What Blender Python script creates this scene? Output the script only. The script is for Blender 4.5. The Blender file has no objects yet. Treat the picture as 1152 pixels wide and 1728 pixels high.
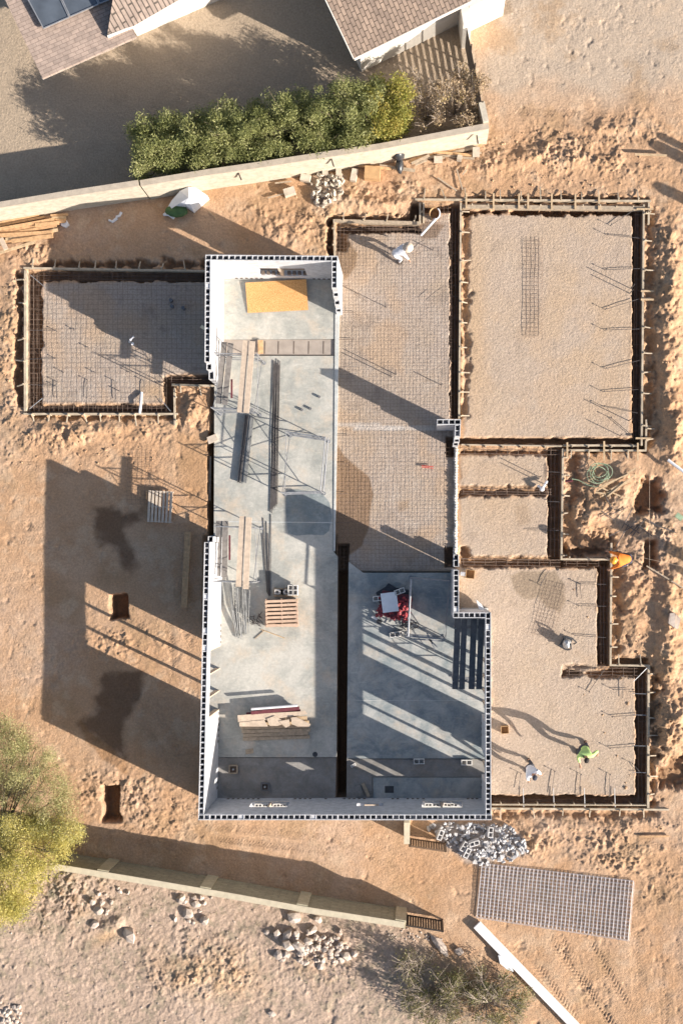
import bpy, math, random
import numpy as np
from mathutils import Vector, Matrix, Quaternion
random.seed(7)
S = bpy.context.scene
COL = S.collection
# ---------------------------------------------------------------- camera, sky, sun, exposure
H = 48.0; F = 2088.0; NX, NY = 705.0, 935.0; PX = F / H       # 43.5 px of the photo per metre on the ground
cd = bpy.data.cameras.new('camera'); cam = bpy.data.objects.new('camera', cd); COL.objects.link(cam)
cam.location = (0, 0, H); cam.rotation_euler = (0, 0, 0)
cd.sensor_fit = 'AUTO'; cd.sensor_width = 36.0; cd.lens = F / 1728 * 36.0
cd.shift_x = (576 - NX) / 1728; cd.shift_y = (NY - 864) / 1728
cd.clip_start = 0.5; cd.clip_end = 2000
S.camera = cam
SUN_EL = math.radians(22.7); AZ = math.radians(-26.0)          # direction towards the sun in the x,y plane
sd = Vector((math.cos(AZ) * math.cos(SUN_EL), math.sin(AZ) * math.cos(SUN_EL), math.sin(SUN_EL)))
w = bpy.data.worlds.new("World"); S.world = w; w.use_nodes = True
nt = w.node_tree; sky = nt.nodes.new('ShaderNodeTexSky'); sky.sky_type = 'NISHITA'; sky.sun_disc = False
sky.sun_elevation = SUN_EL; sky.sun_rotation = math.pi / 2 - AZ
sky.air_density = 1.0; sky.dust_density = 2.0; sky.ozone_density = 1.2
nt.links.new(sky.outputs[0], nt.nodes['Background'].inputs[0]); nt.nodes['Background'].inputs[1].default_value = 0.071
sl = bpy.data.lights.new('sun', 'SUN'); sl.energy = 4.6; sl.angle = math.radians(0.5); sl.color = (1.0, 0.91, 0.80)
so = bpy.data.objects.new('sun', sl); COL.objects.link(so); so.rotation_euler = sd.to_track_quat('Z', 'Y').to_euler()
S.view_settings.view_transform = 'Standard'; S.view_settings.look = 'None'
S.view_settings.gamma = 1.0; S.view_settings.exposure = 1.07
S.render.resolution_x = 682; S.render.resolution_y = 1024

def P(px, py, z=0.0):
    k = (H - z) / F
    return Vector(((px - NX) * k, (NY - py) * k, z))

# ---------------------------------------------------------------- materials
MATS = {}
def mat(name, col, rough=0.8, metal=0.0, var=0.15, scale=6.0, bump=0.0, bscale=30.0, col2=None, stretch=None, trans=0.0, thresh=None):
    if name in MATS: return MATS[name]
    m = bpy.data.materials.new(name); m.use_nodes = True; n = m.node_tree; b = n.nodes['Principled BSDF']
    b.inputs['Roughness'].default_value = rough; b.inputs['Metallic'].default_value = metal
    g = n.nodes.new('ShaderNodeNewGeometry'); mp = n.nodes.new('ShaderNodeMapping')
    n.links.new(g.outputs['Position'], mp.inputs[0])
    if stretch: mp.inputs['Scale'].default_value = stretch
    ns = n.nodes.new('ShaderNodeTexNoise'); ns.inputs['Scale'].default_value = scale; ns.inputs['Detail'].default_value = 6
    n.links.new(mp.outputs[0], ns.inputs[0])
    r = n.nodes.new('ShaderNodeValToRGB')
    c1 = tuple(c * (1 - var) for c in col) if col2 is None else col
    c2 = tuple(min(1, c * (1 + var)) for c in col) if col2 is None else col2
    r.color_ramp.elements[0].color = (*c1, 1); r.color_ramp.elements[1].color = (*c2, 1)
    t = thresh or (0.3, 0.7)
    r.color_ramp.elements[0].position = t[0]; r.color_ramp.elements[1].position = t[1]
    n.links.new(ns.outputs[0], r.inputs[0]); n.links.new(r.outputs[0], b.inputs['Base Color'])
    if bump:
        n2 = n.nodes.new('ShaderNodeTexNoise'); n2.inputs['Scale'].default_value = bscale; n2.inputs['Detail'].default_value = 5
        n.links.new(mp.outputs[0], n2.inputs[0])
        bp = n.nodes.new('ShaderNodeBump'); bp.inputs['Strength'].default_value = 1; bp.inputs['Distance'].default_value = bump
        n.links.new(n2.outputs[0], bp.inputs['Height']); n.links.new(bp.outputs[0], b.inputs['Normal'])
    MATS[name] = m; return m

def leafmat(name, cols, rough=0.6):
    m = bpy.data.materials.new(name); m.use_nodes = True; n = m.node_tree; b = n.nodes['Principled BSDF']
    g = n.nodes.new('ShaderNodeNewGeometry'); r = n.nodes.new('ShaderNodeValToRGB')
    e = r.color_ramp.elements
    while len(e) < len(cols): e.new(0.5)
    for i, c in enumerate(cols): e[i].position = i / (len(cols) - 1); e[i].color = (*c, 1)
    ns = n.nodes.new('ShaderNodeTexNoise'); ns.inputs['Scale'].default_value = 1.3; n.links.new(g.outputs['Position'], ns.inputs[0])
    mx = n.nodes.new('ShaderNodeMath'); mx.operation = 'MULTIPLY_ADD'; mx.inputs[1].default_value = 0.55
    a = n.nodes.new('ShaderNodeMath'); a.operation = 'MULTIPLY_ADD'; a.inputs[1].default_value = 1.5; a.inputs[2].default_value = -0.5
    n.links.new(ns.outputs[0], a.inputs[0])
    n.links.new(g.outputs['Random Per Island'], mx.inputs[0]); n.links.new(a.outputs[0], mx.inputs[2])
    n.links.new(mx.outputs[0], r.inputs[0]); n.links.new(r.outputs[0], b.inputs['Base Color'])
    b.inputs['Roughness'].default_value = rough
    tr = n.nodes.new('ShaderNodeBsdfTranslucent'); n.links.new(r.outputs[0], tr.inputs[0])
    ms = n.nodes.new('ShaderNodeMixShader'); ms.inputs[0].default_value = 0.3
    n.links.new(b.outputs[0], ms.inputs[1]); n.links.new(tr.outputs[0], ms.inputs[2])
    n.links.new(ms.outputs[0], n.nodes['Material Output'].inputs[0])
    return m

def brickmat(name, c1, c2, mortar, bw, bh, ms=0.01, uv='xz', ang=0.0, bump=0.01, rough=0.85, shift=0.5):
    m = bpy.data.materials.new(name); m.use_nodes = True; n = m.node_tree; b = n.nodes['Principled BSDF']
    b.inputs['Roughness'].default_value = rough
    g = n.nodes.new('ShaderNodeNewGeometry'); sp = n.nodes.new('ShaderNodeSeparateXYZ'); cb = n.nodes.new('ShaderNodeCombineXYZ')
    if uv == 'wall':
        n.links.new(g.outputs['Position'], sp.inputs[0]); ad = n.nodes.new('ShaderNodeMath')
        n.links.new(sp.outputs[0], ad.inputs[0]); n.links.new(sp.outputs[1], ad.inputs[1])
        n.links.new(ad.outputs[0], cb.inputs[0]); n.links.new(sp.outputs[2], cb.inputs[1])
    else:
        mp = n.nodes.new('ShaderNodeMapping'); mp.inputs['Rotation'].default_value = (0, 0, ang)
        n.links.new(g.outputs['Position'], mp.inputs[0]); n.links.new(mp.outputs[0], sp.inputs[0])
        n.links.new(sp.outputs[0], cb.inputs[0]); n.links.new(sp.outputs[1], cb.inputs[1])
    t = n.nodes.new('ShaderNodeTexBrick'); n.links.new(cb.outputs[0], t.inputs[0])
    t.offset = shift
    t.inputs['Color1'].default_value = (*c1, 1); t.inputs['Color2'].default_value = (*c2, 1); t.inputs['Mortar'].default_value = (*mortar, 1)
    t.inputs['Scale'].default_value = 1; t.inputs['Brick Width'].default_value = bw; t.inputs['Row Height'].default_value = bh
    t.inputs['Mortar Size'].default_value = ms
    ns = n.nodes.new('ShaderNodeTexNoise'); ns.inputs['Scale'].default_value = 5; ns.inputs['Detail'].default_value = 6
    n.links.new(g.outputs['Position'], ns.inputs[0])
    rr = n.nodes.new('ShaderNodeMapRange'); rr.inputs[1].default_value = .3; rr.inputs[2].default_value = .7; rr.inputs[3].default_value = .80; rr.inputs[4].default_value = 1.10
    n.links.new(ns.outputs[0], rr.inputs[0])
    mu = n.nodes.new('ShaderNodeVectorMath'); mu.operation = 'SCALE'; n.links.new(t.outputs[0], mu.inputs[0]); n.links.new(rr.outputs[0], mu.inputs['Scale'])
    n.links.new(mu.outputs[0], b.inputs['Base Color'])
    bp = n.nodes.new('ShaderNodeBump'); bp.inputs['Distance'].default_value = bump; bp.invert = True
    n.links.new(t.outputs['Fac'], bp.inputs['Height']); n.links.new(bp.outputs[0], b.inputs['Normal'])
    return m

M = {}
M['block'] = brickmat('white_block', (.61, .61, .63), (.55, .555, .575), (.47, .47, .50), .406, .203, .006, 'wall', bump=.004)
M['blockpiece'] = mat('loose_block', (.62, .60, .57), .9, var=.12, bump=.004)
M['fence'] = brickmat('tan_block', (.60, .54, .44), (.56, .50, .40), (.50, .45, .36), .406, .203, .006, 'wall', bump=.004)
M['cap'] = mat('tan_block_cap', (.47, .40, .32), .9, var=.12, bump=.004)
M['fence2'] = brickmat('olive_block', (.34, .31, .215), (.30, .27, .19), (.24, .22, .15), .406, .203, .010, 'wall', bump=.004)
M['cap2'] = mat('sand_block_cap', (.56, .49, .36), .9, var=.1, bump=.003)
M['wood'] = mat('pine_lumber', (.52, .38, .235), .75, var=.25, scale=9, bump=.003)
M['oldwood'] = mat('weathered_lumber', (.40, .32, .235), .8, var=.25, scale=9, bump=.003)
M['orangewood'] = mat('reddish_lumber', (.55, .34, .18), .8, var=.25, scale=9, bump=.003)
M['formwood'] = mat('form_board', (.47, .39, .29), .8, var=.25, scale=5, bump=.003)
M['greyplank'] = mat('grey_plank', (.20, .185, .175), .8, var=.22, scale=7, bump=.003)
M['darkplank'] = mat('dark_plank', (.10, .10, .105), .7, var=.25, scale=7, bump=.003)
M['paleplank'] = mat('pale_plank', (.55, .44, .34), .8, var=.15, scale=7, bump=.003)
M['osb'] = mat('strand_board', (.48, .235, .075), .75, scale=28, col2=(.70, .41, .17), thresh=(.35, .65), bump=.003)
M['steel'] = mat('galvanised_steel', (.42, .43, .45), .45, .6, var=.15)
M['tube'] = mat('scaffold_tube', (.27, .28, .30), .5, .3, var=.2)
M['rebar'] = mat('rebar_steel', (.105, .095, .095), .7, .3, var=.25)
M['rust'] = mat('rusty_wire', (.19, .135, .105), .85, .1, var=.35)
M['greybar'] = mat('grey_bar', (.23, .235, .235), .5, .3, var=.3)
M['meshsteel'] = mat('mesh_steel', (.66, .64, .66), .34, .3, var=.2)
M['pvc'] = mat('white_pvc', (.80, .80, .82), .4, var=.03)
M['white'] = mat('white_paint', (.82, .80, .80), .5, var=.04)
M['cloth'] = mat('white_sheet', (.80, .82, .86), .8, var=.05)
M['black'] = mat('black_plastic', (.045, .048, .055), .35, var=.3)
M['iron'] = mat('dark_iron', (.05, .04, .035), .6, .3, var=.2)
M['maroon'] = mat('maroon_beam', (.14, .035, .045), .6, var=.2)
M['red'] = mat('red_net', (.50, .06, .07), .6, scale=14, col2=(.16, .03, .04), thresh=(.4, .6))
M['greenhose'] = mat('green_hose', (.30, .40, .26), .5, var=.2)
M['greenbag'] = mat('green_tarp', (.06, .13, .045), .7, var=.2)
M['cardboard'] = mat('cardboard', (.48, .30, .15), .85, var=.15)
M['rock'] = mat('pale_rock', (.40, .33, .28), .95, scale=4, col2=(.60, .51, .44), bump=.02, bscale=9)
M['rubble'] = mat('white_rubble', (.34, .33, .33), .95, scale=4, col2=(.64, .63, .64), bump=.01, bscale=14)
M['tanrubble'] = mat('tan_rubble', (.42, .36, .29), .95, scale=3, col2=(.60, .53, .44), bump=.01, bscale=14)
M['soil'] = mat('sand_soil', (.46, .30, .18), .95, var=.15, bump=.02, bscale=12)
M['bark'] = mat('bark', (.16, .13, .085), .9, var=.3)
M['twig'] = mat('grey_twig', (.42, .35, .29), .9, var=.2)
M['skin'] = mat('skin', (.42, .24, .16), .6, var=.05)
M['eye'] = mat('eye', (.03, .02, .02), .3, var=.05)
M['hair'] = mat('dark_hair', (.03, .025, .022), .8, var=.2)
M['shirt_white'] = mat('white_shirt', (.72, .74, .80), .85, var=.06)
M['trouser_white'] = mat('pale_trousers', (.55, .56, .60), .85, var=.08)
M['trouser_dark'] = mat('dark_trousers', (.05, .055, .075), .85, var=.15)
M['hivis'] = mat('yellow_green_shirt', (.52, .74, .26), .8, var=.08)
M['orange'] = mat('orange_shirt', (.85, .23, .03), .8, var=.12)
M['helmet'] = mat('orange_helmet', (.90, .36, .04), .4, var=.05)
M['straw'] = mat('beige_hat', (.72, .58, .46), .8, var=.08)
M['boot'] = mat('boots', (.07, .055, .045), .7, var=.2)
M['stucco'] = mat('pale_stucco', (.74, .70, .64), .9, var=.05, bump=.004)
M['solar'] = mat('solar_panel', (.10, .12, .15), .25, .1, var=.2, scale=2)
M['pipegrey'] = mat('grey_pipe', (.16, .16, .17), .5, var=.1)
M['cream'] = mat('cream_rebarcap', (.70, .66, .50), .7, var=.1)

def concrete(name, c1, c2, blot=.55, joints=None):
    m = bpy.data.materials.new(name); m.use_nodes = True; n = m.node_tree; b = n.nodes['Principled BSDF']
    b.inputs['Roughness'].default_value = .8
    g = n.nodes.new('ShaderNodeNewGeometry')
    a = n.nodes.new('ShaderNodeTexNoise'); a.inputs['Scale'].default_value = blot; a.inputs['Detail'].default_value = 9; a.inputs['Roughness'].default_value = .68
    a.inputs['Distortion'].default_value = .6
    n.links.new(g.outputs['Position'], a.inputs[0])
    r = n.nodes.new('ShaderNodeValToRGB'); r.color_ramp.elements[0].position = .39; r.color_ramp.elements[1].position = .62
    r.color_ramp.elements[0].color = (*c1, 1); r.color_ramp.elements[1].color = (*c2, 1); n.links.new(a.outputs[0], r.inputs[0])
    # pale trowel scuffs
    mp = n.nodes.new('ShaderNodeMapping'); mp.inputs['Rotation'].default_value = (0, 0, .6); mp.inputs['Scale'].default_value = (1.1, 5, 1)
    n.links.new(g.outputs['Position'], mp.inputs[0])
    s = n.nodes.new('ShaderNodeTexNoise'); s.inputs['Scale'].default_value = 1.1; s.inputs['Detail'].default_value = 8; s.inputs['Roughness'].default_value = .75; s.inputs['Distortion'].default_value = 1.4
    n.links.new(mp.outputs[0], s.inputs[0])
    r2 = n.nodes.new('ShaderNodeMapRange'); r2.inputs[1].default_value = .55; r2.inputs[2].default_value = .75; r2.inputs[3].default_value = 0; r2.inputs[4].default_value = .85
    n.links.new(s.outputs[0], r2.inputs[0])
    mx = n.nodes.new('ShaderNodeMix'); mx.data_type = 'RGBA'; mx.inputs[7].default_value = (*(min(1, c * 1.22) for c in c2), 1)
    n.links.new(r2.outputs[0], mx.inputs[0]); n.links.new(r.outputs[0], mx.inputs[6])
    ds = n.nodes.new('ShaderNodeTexNoise'); ds.inputs['Scale'].default_value = .9; ds.inputs['Detail'].default_value = 10; ds.inputs['Roughness'].default_value = .75; ds.noise_dimensions = '4D'; ds.inputs['W'].default_value = 3.3
    n.links.new(g.outputs['Position'], ds.inputs[0]); dr = n.nodes.new('ShaderNodeMapRange'); dr.inputs[1].default_value = .50; dr.inputs[2].default_value = .70; dr.inputs[3].default_value = 0; dr.inputs[4].default_value = .95
    n.links.new(ds.outputs[0], dr.inputs[0]); m2 = n.nodes.new('ShaderNodeMix'); m2.data_type = 'RGBA'; m2.inputs[7].default_value = (c2[0] * 1.08, c2[1] * .93, c2[2] * .80, 1)
    n.links.new(dr.outputs[0], m2.inputs[0]); n.links.new(mx.outputs[2], m2.inputs[6])
    sp_ = n.nodes.new('ShaderNodeTexNoise'); sp_.inputs['Scale'].default_value = 9; sp_.inputs['Detail'].default_value = 9; sp_.inputs['Roughness'].default_value = .8; n.links.new(g.outputs['Position'], sp_.inputs[0])
    s3 = n.nodes.new('ShaderNodeMapRange'); s3.inputs[1].default_value = .3; s3.inputs[2].default_value = .7; s3.inputs[3].default_value = .82; s3.inputs[4].default_value = 1.16; n.links.new(sp_.outputs[0], s3.inputs[0])
    v3 = n.nodes.new('ShaderNodeVectorMath'); v3.operation = 'SCALE'; n.links.new(m2.outputs[2], v3.inputs[0]); n.links.new(s3.outputs[0], v3.inputs['Scale']); n.links.new(v3.outputs[0], b.inputs['Base Color'])
    k = n.nodes.new('ShaderNodeTexNoise'); k.inputs['Scale'].default_value = 40; k.inputs['Detail'].default_value = 4; n.links.new(g.outputs['Position'], k.inputs[0])
    bp = n.nodes.new('ShaderNodeBump'); bp.inputs['Distance'].default_value = .004; n.links.new(k.outputs[0], bp.inputs['Height']); n.links.new(bp.outputs[0], b.inputs['Normal'])
    return m
M['slab'] = concrete('smooth_concrete', (.305, .315, .295), (.515, .50, .455))
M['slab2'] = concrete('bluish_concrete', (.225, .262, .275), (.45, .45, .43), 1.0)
M['slabrough'] = concrete('rough_concrete', (.21, .20, .185), (.30, .285, .27), 1.4)
M['slabedge'] = concrete('pale_concrete_edge', (.46, .48, .47), (.58, .59, .58), 1.2)
M['strip'] = mat('sandy_strip', (.36, .31, .27), .95, var=.12, scale=4, bump=.006)
M['mortar'] = mat('white_mortar', (.48, .43, .38), .95, scale=6, col2=(.68, .65, .61), bump=.03, bscale=12)
EANG = math.atan2(90, 183)
M['roof'] = brickmat('brown_shingle', (.33, .245, .19), (.235, .175, .14), (.09, .065, .05), .30, .155, .014, 'xy', ang=-EANG + math.pi / 2, bump=.02, shift=.5)
M['roof2'] = brickmat('pink_shingle', (.43, .33, .275), (.34, .265, .225), (.26, .20, .17), .30, .14, .008, 'xy', ang=-math.atan2(49, 111), bump=.012, shift=.5)
M['roof3'] = brickmat('striped_shingle', (.30, .235, .20), (.24, .19, .165), (.08, .065, .055), .60, .17, .022, 'xy', ang=-math.atan2(49, 111) + math.pi / 2 - .1, bump=.02, shift=.5)

# ---------------------------------------------------------------- mesh helpers
class MB:
    def __init__(s): s.v = []; s.f = []
    def add(s, v, f):
        o = len(s.v); s.v += [Vector(p) for p in v]; s.f += [tuple(i + o for i in q) for q in f]; return s
    def prism(s, poly, z0, z1, top=None):
        n = len(poly); area = sum(poly[i][0] * poly[(i + 1) % n][1] - poly[(i + 1) % n][0] * poly[i][1] for i in range(n))
        if area < 0: poly = poly[::-1]
        tz = z1 if callable(z1) else (lambda x, y: z1)
        bz = z0 if callable(z0) else (lambda x, y: z0)
        v = [(p[0], p[1], bz(p[0], p[1])) for p in poly] + [(p[0], p[1], tz(p[0], p[1])) for p in poly]
        f = [tuple(range(n - 1, -1, -1)), tuple(range(n, 2 * n))] + [(i, (i + 1) % n, n + (i + 1) % n, n + i) for i in range(n)]
        return s.add(v, f)
    def bar(s, a, b, w, h, up=None):
        """box from a to b (centres), w across, h along up"""
        a = Vector(a); b = Vector(b); d = (b - a); 
        if d.length < 1e-6: return s
        d.normalize(); u = Vector(up) if up else Vector((0, 0, 1))
        if abs(d.dot(u)) > .95: u = Vector((1, 0, 0))
        x = d.cross(u).normalized(); u = x.cross(d).normalized()
        v = []
        for p in (a, b):
            for i, j in ((-1, -1), (1, -1), (1, 1), (-1, 1)): v.append(p + x * i * w / 2 + u * j * h / 2)
        return s.add(v, [(0, 1, 2, 3), (7, 6, 5, 4), (0, 4, 5, 1), (1, 5, 6, 2), (2, 6, 7, 3), (3, 7, 4, 0)])
    def tube(s, pts, r, n=6, r2=None):
        pts = [Vector(p) for p in pts]; o = len(s.v); vv = []; k = len(pts)
        for i, p in enumerate(pts):
            d = (pts[min(i + 1, k - 1)] - pts[max(i - 1, 0)]).normalized()
            u = Vector((0, 0, 1)) if abs(d.z) < .9 else Vector((1, 0, 0))
            x = d.cross(u).normalized(); y = x.cross(d).normalized()
            rr = r if r2 is None else r + (r2 - r) * i / (k - 1)
            for j in range(n):
                a = 2 * math.pi * j / n; vv.append(p + x * math.cos(a) * rr + y * math.sin(a) * rr)
        f = [tuple(range(n - 1, -1, -1)), tuple(range((k - 1) * n, k * n))]
        for i in range(k - 1):
            for j in range(n): f.append((i * n + j, i * n + (j + 1) % n, (i + 1) * n + (j + 1) % n, (i + 1) * n + j))
        return s.add(vv, f)
    def ell(s, c, r, nu=10, nv=7, noise=0, rnd=None):
        v = []; f = []; c = Vector(c)
        for i in range(1, nv):
            t = math.pi * i / nv
            for j in range(nu):
                a = 2 * math.pi * j / nu; k = 1 + (rnd.uniform(-noise, noise) if noise else 0)
                v.append(c + Vector((math.sin(t) * math.cos(a) * r[0], math.sin(t) * math.sin(a) * r[1], math.cos(t) * r[2])) * k)
        v.append(c + Vector((0, 0, r[2]))); v.append(c - Vector((0, 0, r[2]))); T = len(v) - 2; B = T + 1
        for i in range(nv - 2):
            for j in range(nu): f.append((i * nu + j, (i + 1) * nu + j, (i + 1) * nu + (j + 1) % nu, i * nu + (j + 1) % nu))
        for j in range(nu): f.append((T, j, (j + 1) % nu)); f.append((B, (nv - 2) * nu + (j + 1) % nu, (nv - 2) * nu + j))
        return s.add(v, f)
    def rect(s, x0, y0, x1, y1, z0, z1):       # photo pixels measured at height z1
        return s.prism([tuple(P(x, y, z1)[:2]) for x, y in ((x0, y0), (x1, y0), (x1, y1), (x0, y1))], z0, z1)
    def poly(s, pts, z0, z1): return s.prism([tuple(P(x, y, z1)[:2]) for x, y in pts], z0, z1)
    def build(s, name, m, parent=None, smooth=False):
        me = bpy.data.meshes.new(name); off = Vector(parent.matrix_world.translation) if parent else Vector((0, 0, 0))
        if parent is not None:
            p = parent; off = Vector((0, 0, 0))
            while p is not None: off += p.location; p = p.parent
        me.from_pydata([tuple(v - off) for v in s.v], [], s.f); me.materials.append(m)
        if smooth: me.polygons.foreach_set('use_smooth', [True] * len(me.polygons))
        me.update(); o = bpy.data.objects.new(name, me); COL.objects.link(o)
        if parent is not None: o.parent = parent
        return o
    def centre(s):
        n = len(s.v); c = sum(s.v, Vector()) / n; c.z = min(v.z for v in s.v); return c
    def thing(s, name, m, label, cat, group=None, smooth=False):       # a top-level thing that is one mesh, origin at its base
        c = s.centre(); s.v = [v - c for v in s.v]; o = s.build(name, m, None, smooth); o.location = c; tag(o, label, cat, group); return o
def tag(o, label=None, cat=None, group=None, kind=None):
    if label: o['label'] = label
    if cat: o['category'] = cat
    if group: o['group'] = group
    if kind: o['kind'] = kind
    return o
def empty(name, loc, label, cat, group=None):
    o = bpy.data.objects.new(name, None); COL.objects.link(o); o.location = loc; o.empty_display_size = .3
    return tag(o, label, cat, group)
def copy_thing(src, loc, rz=0, label=None, scale=None):
    c = src.copy(); COL.objects.link(c); c.location = loc; c.rotation_euler = (0, 0, rz)
    if scale: c.scale = scale
    if label: c['label'] = label
    for ch in list(src.children):
        k = ch.copy(); COL.objects.link(k); k.parent = c
        for g in list(ch.children):
            q = g.copy(); COL.objects.link(q); q.parent = k
    return c
ORD = ['first', 'second', 'third', 'fourth', 'fifth', 'sixth', 'seventh', 'eighth', 'ninth', 'tenth', 'eleventh', 'twelfth', 'thirteenth', 'fourteenth', 'fifteenth', 'sixteenth', 'seventeenth', 'eighteenth', 'nineteenth', 'twentieth']

# ---------------------------------------------------------------- ground height field
def vn(x, y, seed):
    rs = np.random.RandomState(seed); T = rs.rand(256, 256)
    xi = np.floor(x).astype(int); yi = np.floor(y).astype(int); fx = x - xi; fy = y - yi
    fx = fx * fx * (3 - 2 * fx); fy = fy * fy * (3 - 2 * fy)
    a = T[xi % 256, yi % 256]; b = T[(xi + 1) % 256, yi % 256]; c = T[xi % 256, (yi + 1) % 256]; d = T[(xi + 1) % 256, (yi + 1) % 256]
    return (a * (1 - fx) + b * fx) * (1 - fy) + (c * (1 - fx) + d * fx) * fy
def fbm(x, y, freq, oct=4, seed=0, gain=.5):
    t = 0; a = 1; n = 0
    for i in range(oct):
        th = .5 * i + .3; xr = x * math.cos(th) - y * math.sin(th); yr = x * math.sin(th) + y * math.cos(th)
        t = t + a * vn(xr * freq + 17.3 * i, yr * freq + 5.1 * i, seed + i); n += a; a *= gain; freq *= 2
    return t / n - .5
def sdf(px, py, poly):
    d = np.full(px.shape, 1e9); ins = np.zeros(px.shape, bool); n = len(poly)
    for i in range(n):
        ax, ay = poly[i]; bx, by = poly[(i + 1) % n]; ex, ey = bx - ax, by - ay
        wx, wy = px - ax, py - ay; t = np.clip((wx * ex + wy * ey) / (ex * ex + ey * ey + 1e-9), 0, 1)
        d = np.minimum(d, (wx - ex * t) ** 2 + (wy - ey * t) ** 2)
        c = ((ay > py) != (by > py)) & (px < ex * (py - ay) / (ey if abs(ey) > 1e-9 else 1e-9) + ax)
        ins ^= c
    d = np.sqrt(d); return np.where(ins, -d, d)
def R(x0, y0, x1, y1): return [(x0, y0), (x1, y0), (x1, y1), (x0, y1)]
def ss(a, b, x): t = np.clip((x - a) / (b - a), 0, 1); return t * t * (3 - 2 * t)

xs = np.concatenate([[-400, -150, -60, -30, -21], np.arange(-17.6, 11.5, .042), [14, 22, 45, 120, 400]])
ys = np.concatenate([[-400, -150, -60, -32, -22], np.arange(-19.4, 22.8, .042), [26, 34, 60, 150, 400]])
X, Y = np.meshgrid(xs, ys); U = X * PX + NX; V = NY - Y * PX       # photo pixels at ground level
PADS = [[(72, 478), (347, 472), (352, 632), (283, 632), (275, 642), (275, 681), (70, 681)],
        [(566, 393), (706, 391), (712, 362), (759, 360), (760, 705), (768, 750), (768, 970), (566, 970)],
        [(793, 360), (1067, 362), (1061, 738), (783, 738)],
        [(776, 768), (920, 766), (922, 822), (776, 820)], [(776, 838), (924, 838), (927, 938), (776, 938)],
        [(776, 958), (1007, 960), (1008, 1140), (1070, 1143), (1071, 1342), (828, 1342), (828, 1038), (776, 1038)]]
# polygon, depth, edge noise px, bevel px
TR = [(R(45, 456, 70, 697), .55, 3, 3), (R(45, 456, 350, 474), .55, 4, 3), (R(45, 683, 292, 697), .55, 4, 3), (R(277, 636, 291, 697), .5, 3, 3), (R(283, 633, 362, 648), .5, 2, 3),
      (R(27, 462, 41, 688), .35, 6, 5), (R(70, 441, 350, 452), .3, 8, 5), (R(45, 699, 290, 706), .2, 8, 5),
      (R(553, 366, 563, 432), .5, 5, 4), (R(565, 378, 708, 392), .5, 4, 3), (R(692, 344, 707, 376), .5, 3, 3), (R(712, 345, 776, 358), .5, 3, 3), (R(565, 380, 582, 425), .4, 6, 8),
      (R(759, 345, 776, 705), .62, 3, 2), (R(778, 352, 790, 700), .16, 8, 8), (R(560, 364, 705, 373), .3, 6, 5),
      (R(777, 352, 1084, 361), .5, 5, 3), (R(780, 332, 1095, 341), .25, 8, 6), (R(1067, 352, 1084, 748), .62, 2, 2), (R(775, 739, 1085, 749), .5, 2, 2), (R(950, 748, 1090, 762), .4, 3, 3),
      (R(775, 757, 925, 767), .28, 4, 4), (R(924, 755, 947, 945), .65, 2, 2), (R(776, 822, 925, 837), .28, 5, 4), (R(776, 941, 945, 957), .35, 4, 4),
      (R(944, 944, 1028, 958), .5, 4, 3), (R(1008, 950, 1028, 1124), .65, 2, 2), (R(1028, 1113, 1092, 1140), .5, 3, 3), (R(1072, 1125, 1092, 1361), .65, 2, 2),
      (R(828, 1343, 1092, 1362), .55, 3, 2), (R(948, 1131, 1075, 1141), .32, 4, 4), (R(950, 1122, 1000, 1130), .15, 4, 4),
      ([(569, 918), (588, 918), (584, 1349), (567, 1349)], 1.3, 0, 1), (R(752, 737, 766, 771), .5, 1, 2), (R(750, 924, 766, 957), .5, 1, 2), (R(776, 922, 792, 958), .35, 4, 3),
      (R(351, 728, 361, 905), .5, 2, 3), (R(1086, 352, 1102, 750), .22, 10, 12), (R(950, 765, 975, 935), .25, 14, 14), (R(1030, 950, 1050, 1105), .22, 12, 14), (R(1094, 1125, 1108, 1360), .28, 10, 10),
      (R(828, 1368, 1110, 1378), .16, 8, 8), (R(950, 922, 1028, 938), .5, 8, 10), (R(955, 905, 1030, 930), .3, 10, 12),
      (R(300, 655, 360, 720), .1, 12, 14),
      ([(186, 1003), (214, 1001), (216, 1042), (186, 1046)], .75, 2, 3), ([(176, 1327), (202, 1326), (201, 1362), (204, 1385), (174, 1386)], .7, 3, 4),
      ([(1082, 810), (1108, 805), (1118, 830), (1114, 865), (1074, 866), (1073, 835)], .6, 6, 9), ([(1088, 912), (1106, 912), (1108, 955), (1082, 962)], .4, 4, 5),
      ([(1105, 1290), (1152, 1275), (1175, 1320), (1110, 1330)], .35, 8, 10)]
n1 = fbm(X, Y, 3.2, 4, 11); n2 = fbm(X, Y, .9, 3, 21); n3 = fbm(X, Y, 9.0, 3, 31); big = fbm(X, Y, .25, 3, 41)
pad = np.full(X.shape, 1e9)
for p in PADS: pad = np.minimum(pad, sdf(U, V, p))
PM = 1 - ss(-4, 4, pad + n1 * 8)
slabm = np.zeros(X.shape)
for p in (R(352, 455, 566, 1355), R(560, 962, 763, 1370), R(755, 1042, 824, 1370), R(340, 900, 570, 1370)): slabm = np.maximum(slabm, 1 - ss(-6, -1, sdf(U, V, p)))
def blob(cx, cy, rx, ry, a=0, p=1):
    c, s_ = math.cos(a), math.sin(a); dx = U - cx; dy = V - cy
    q = ((dx * c + dy * s_) / rx) ** 2 + ((-dx * s_ + dy * c) / ry) ** 2
    return np.exp(-q * p)
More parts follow.
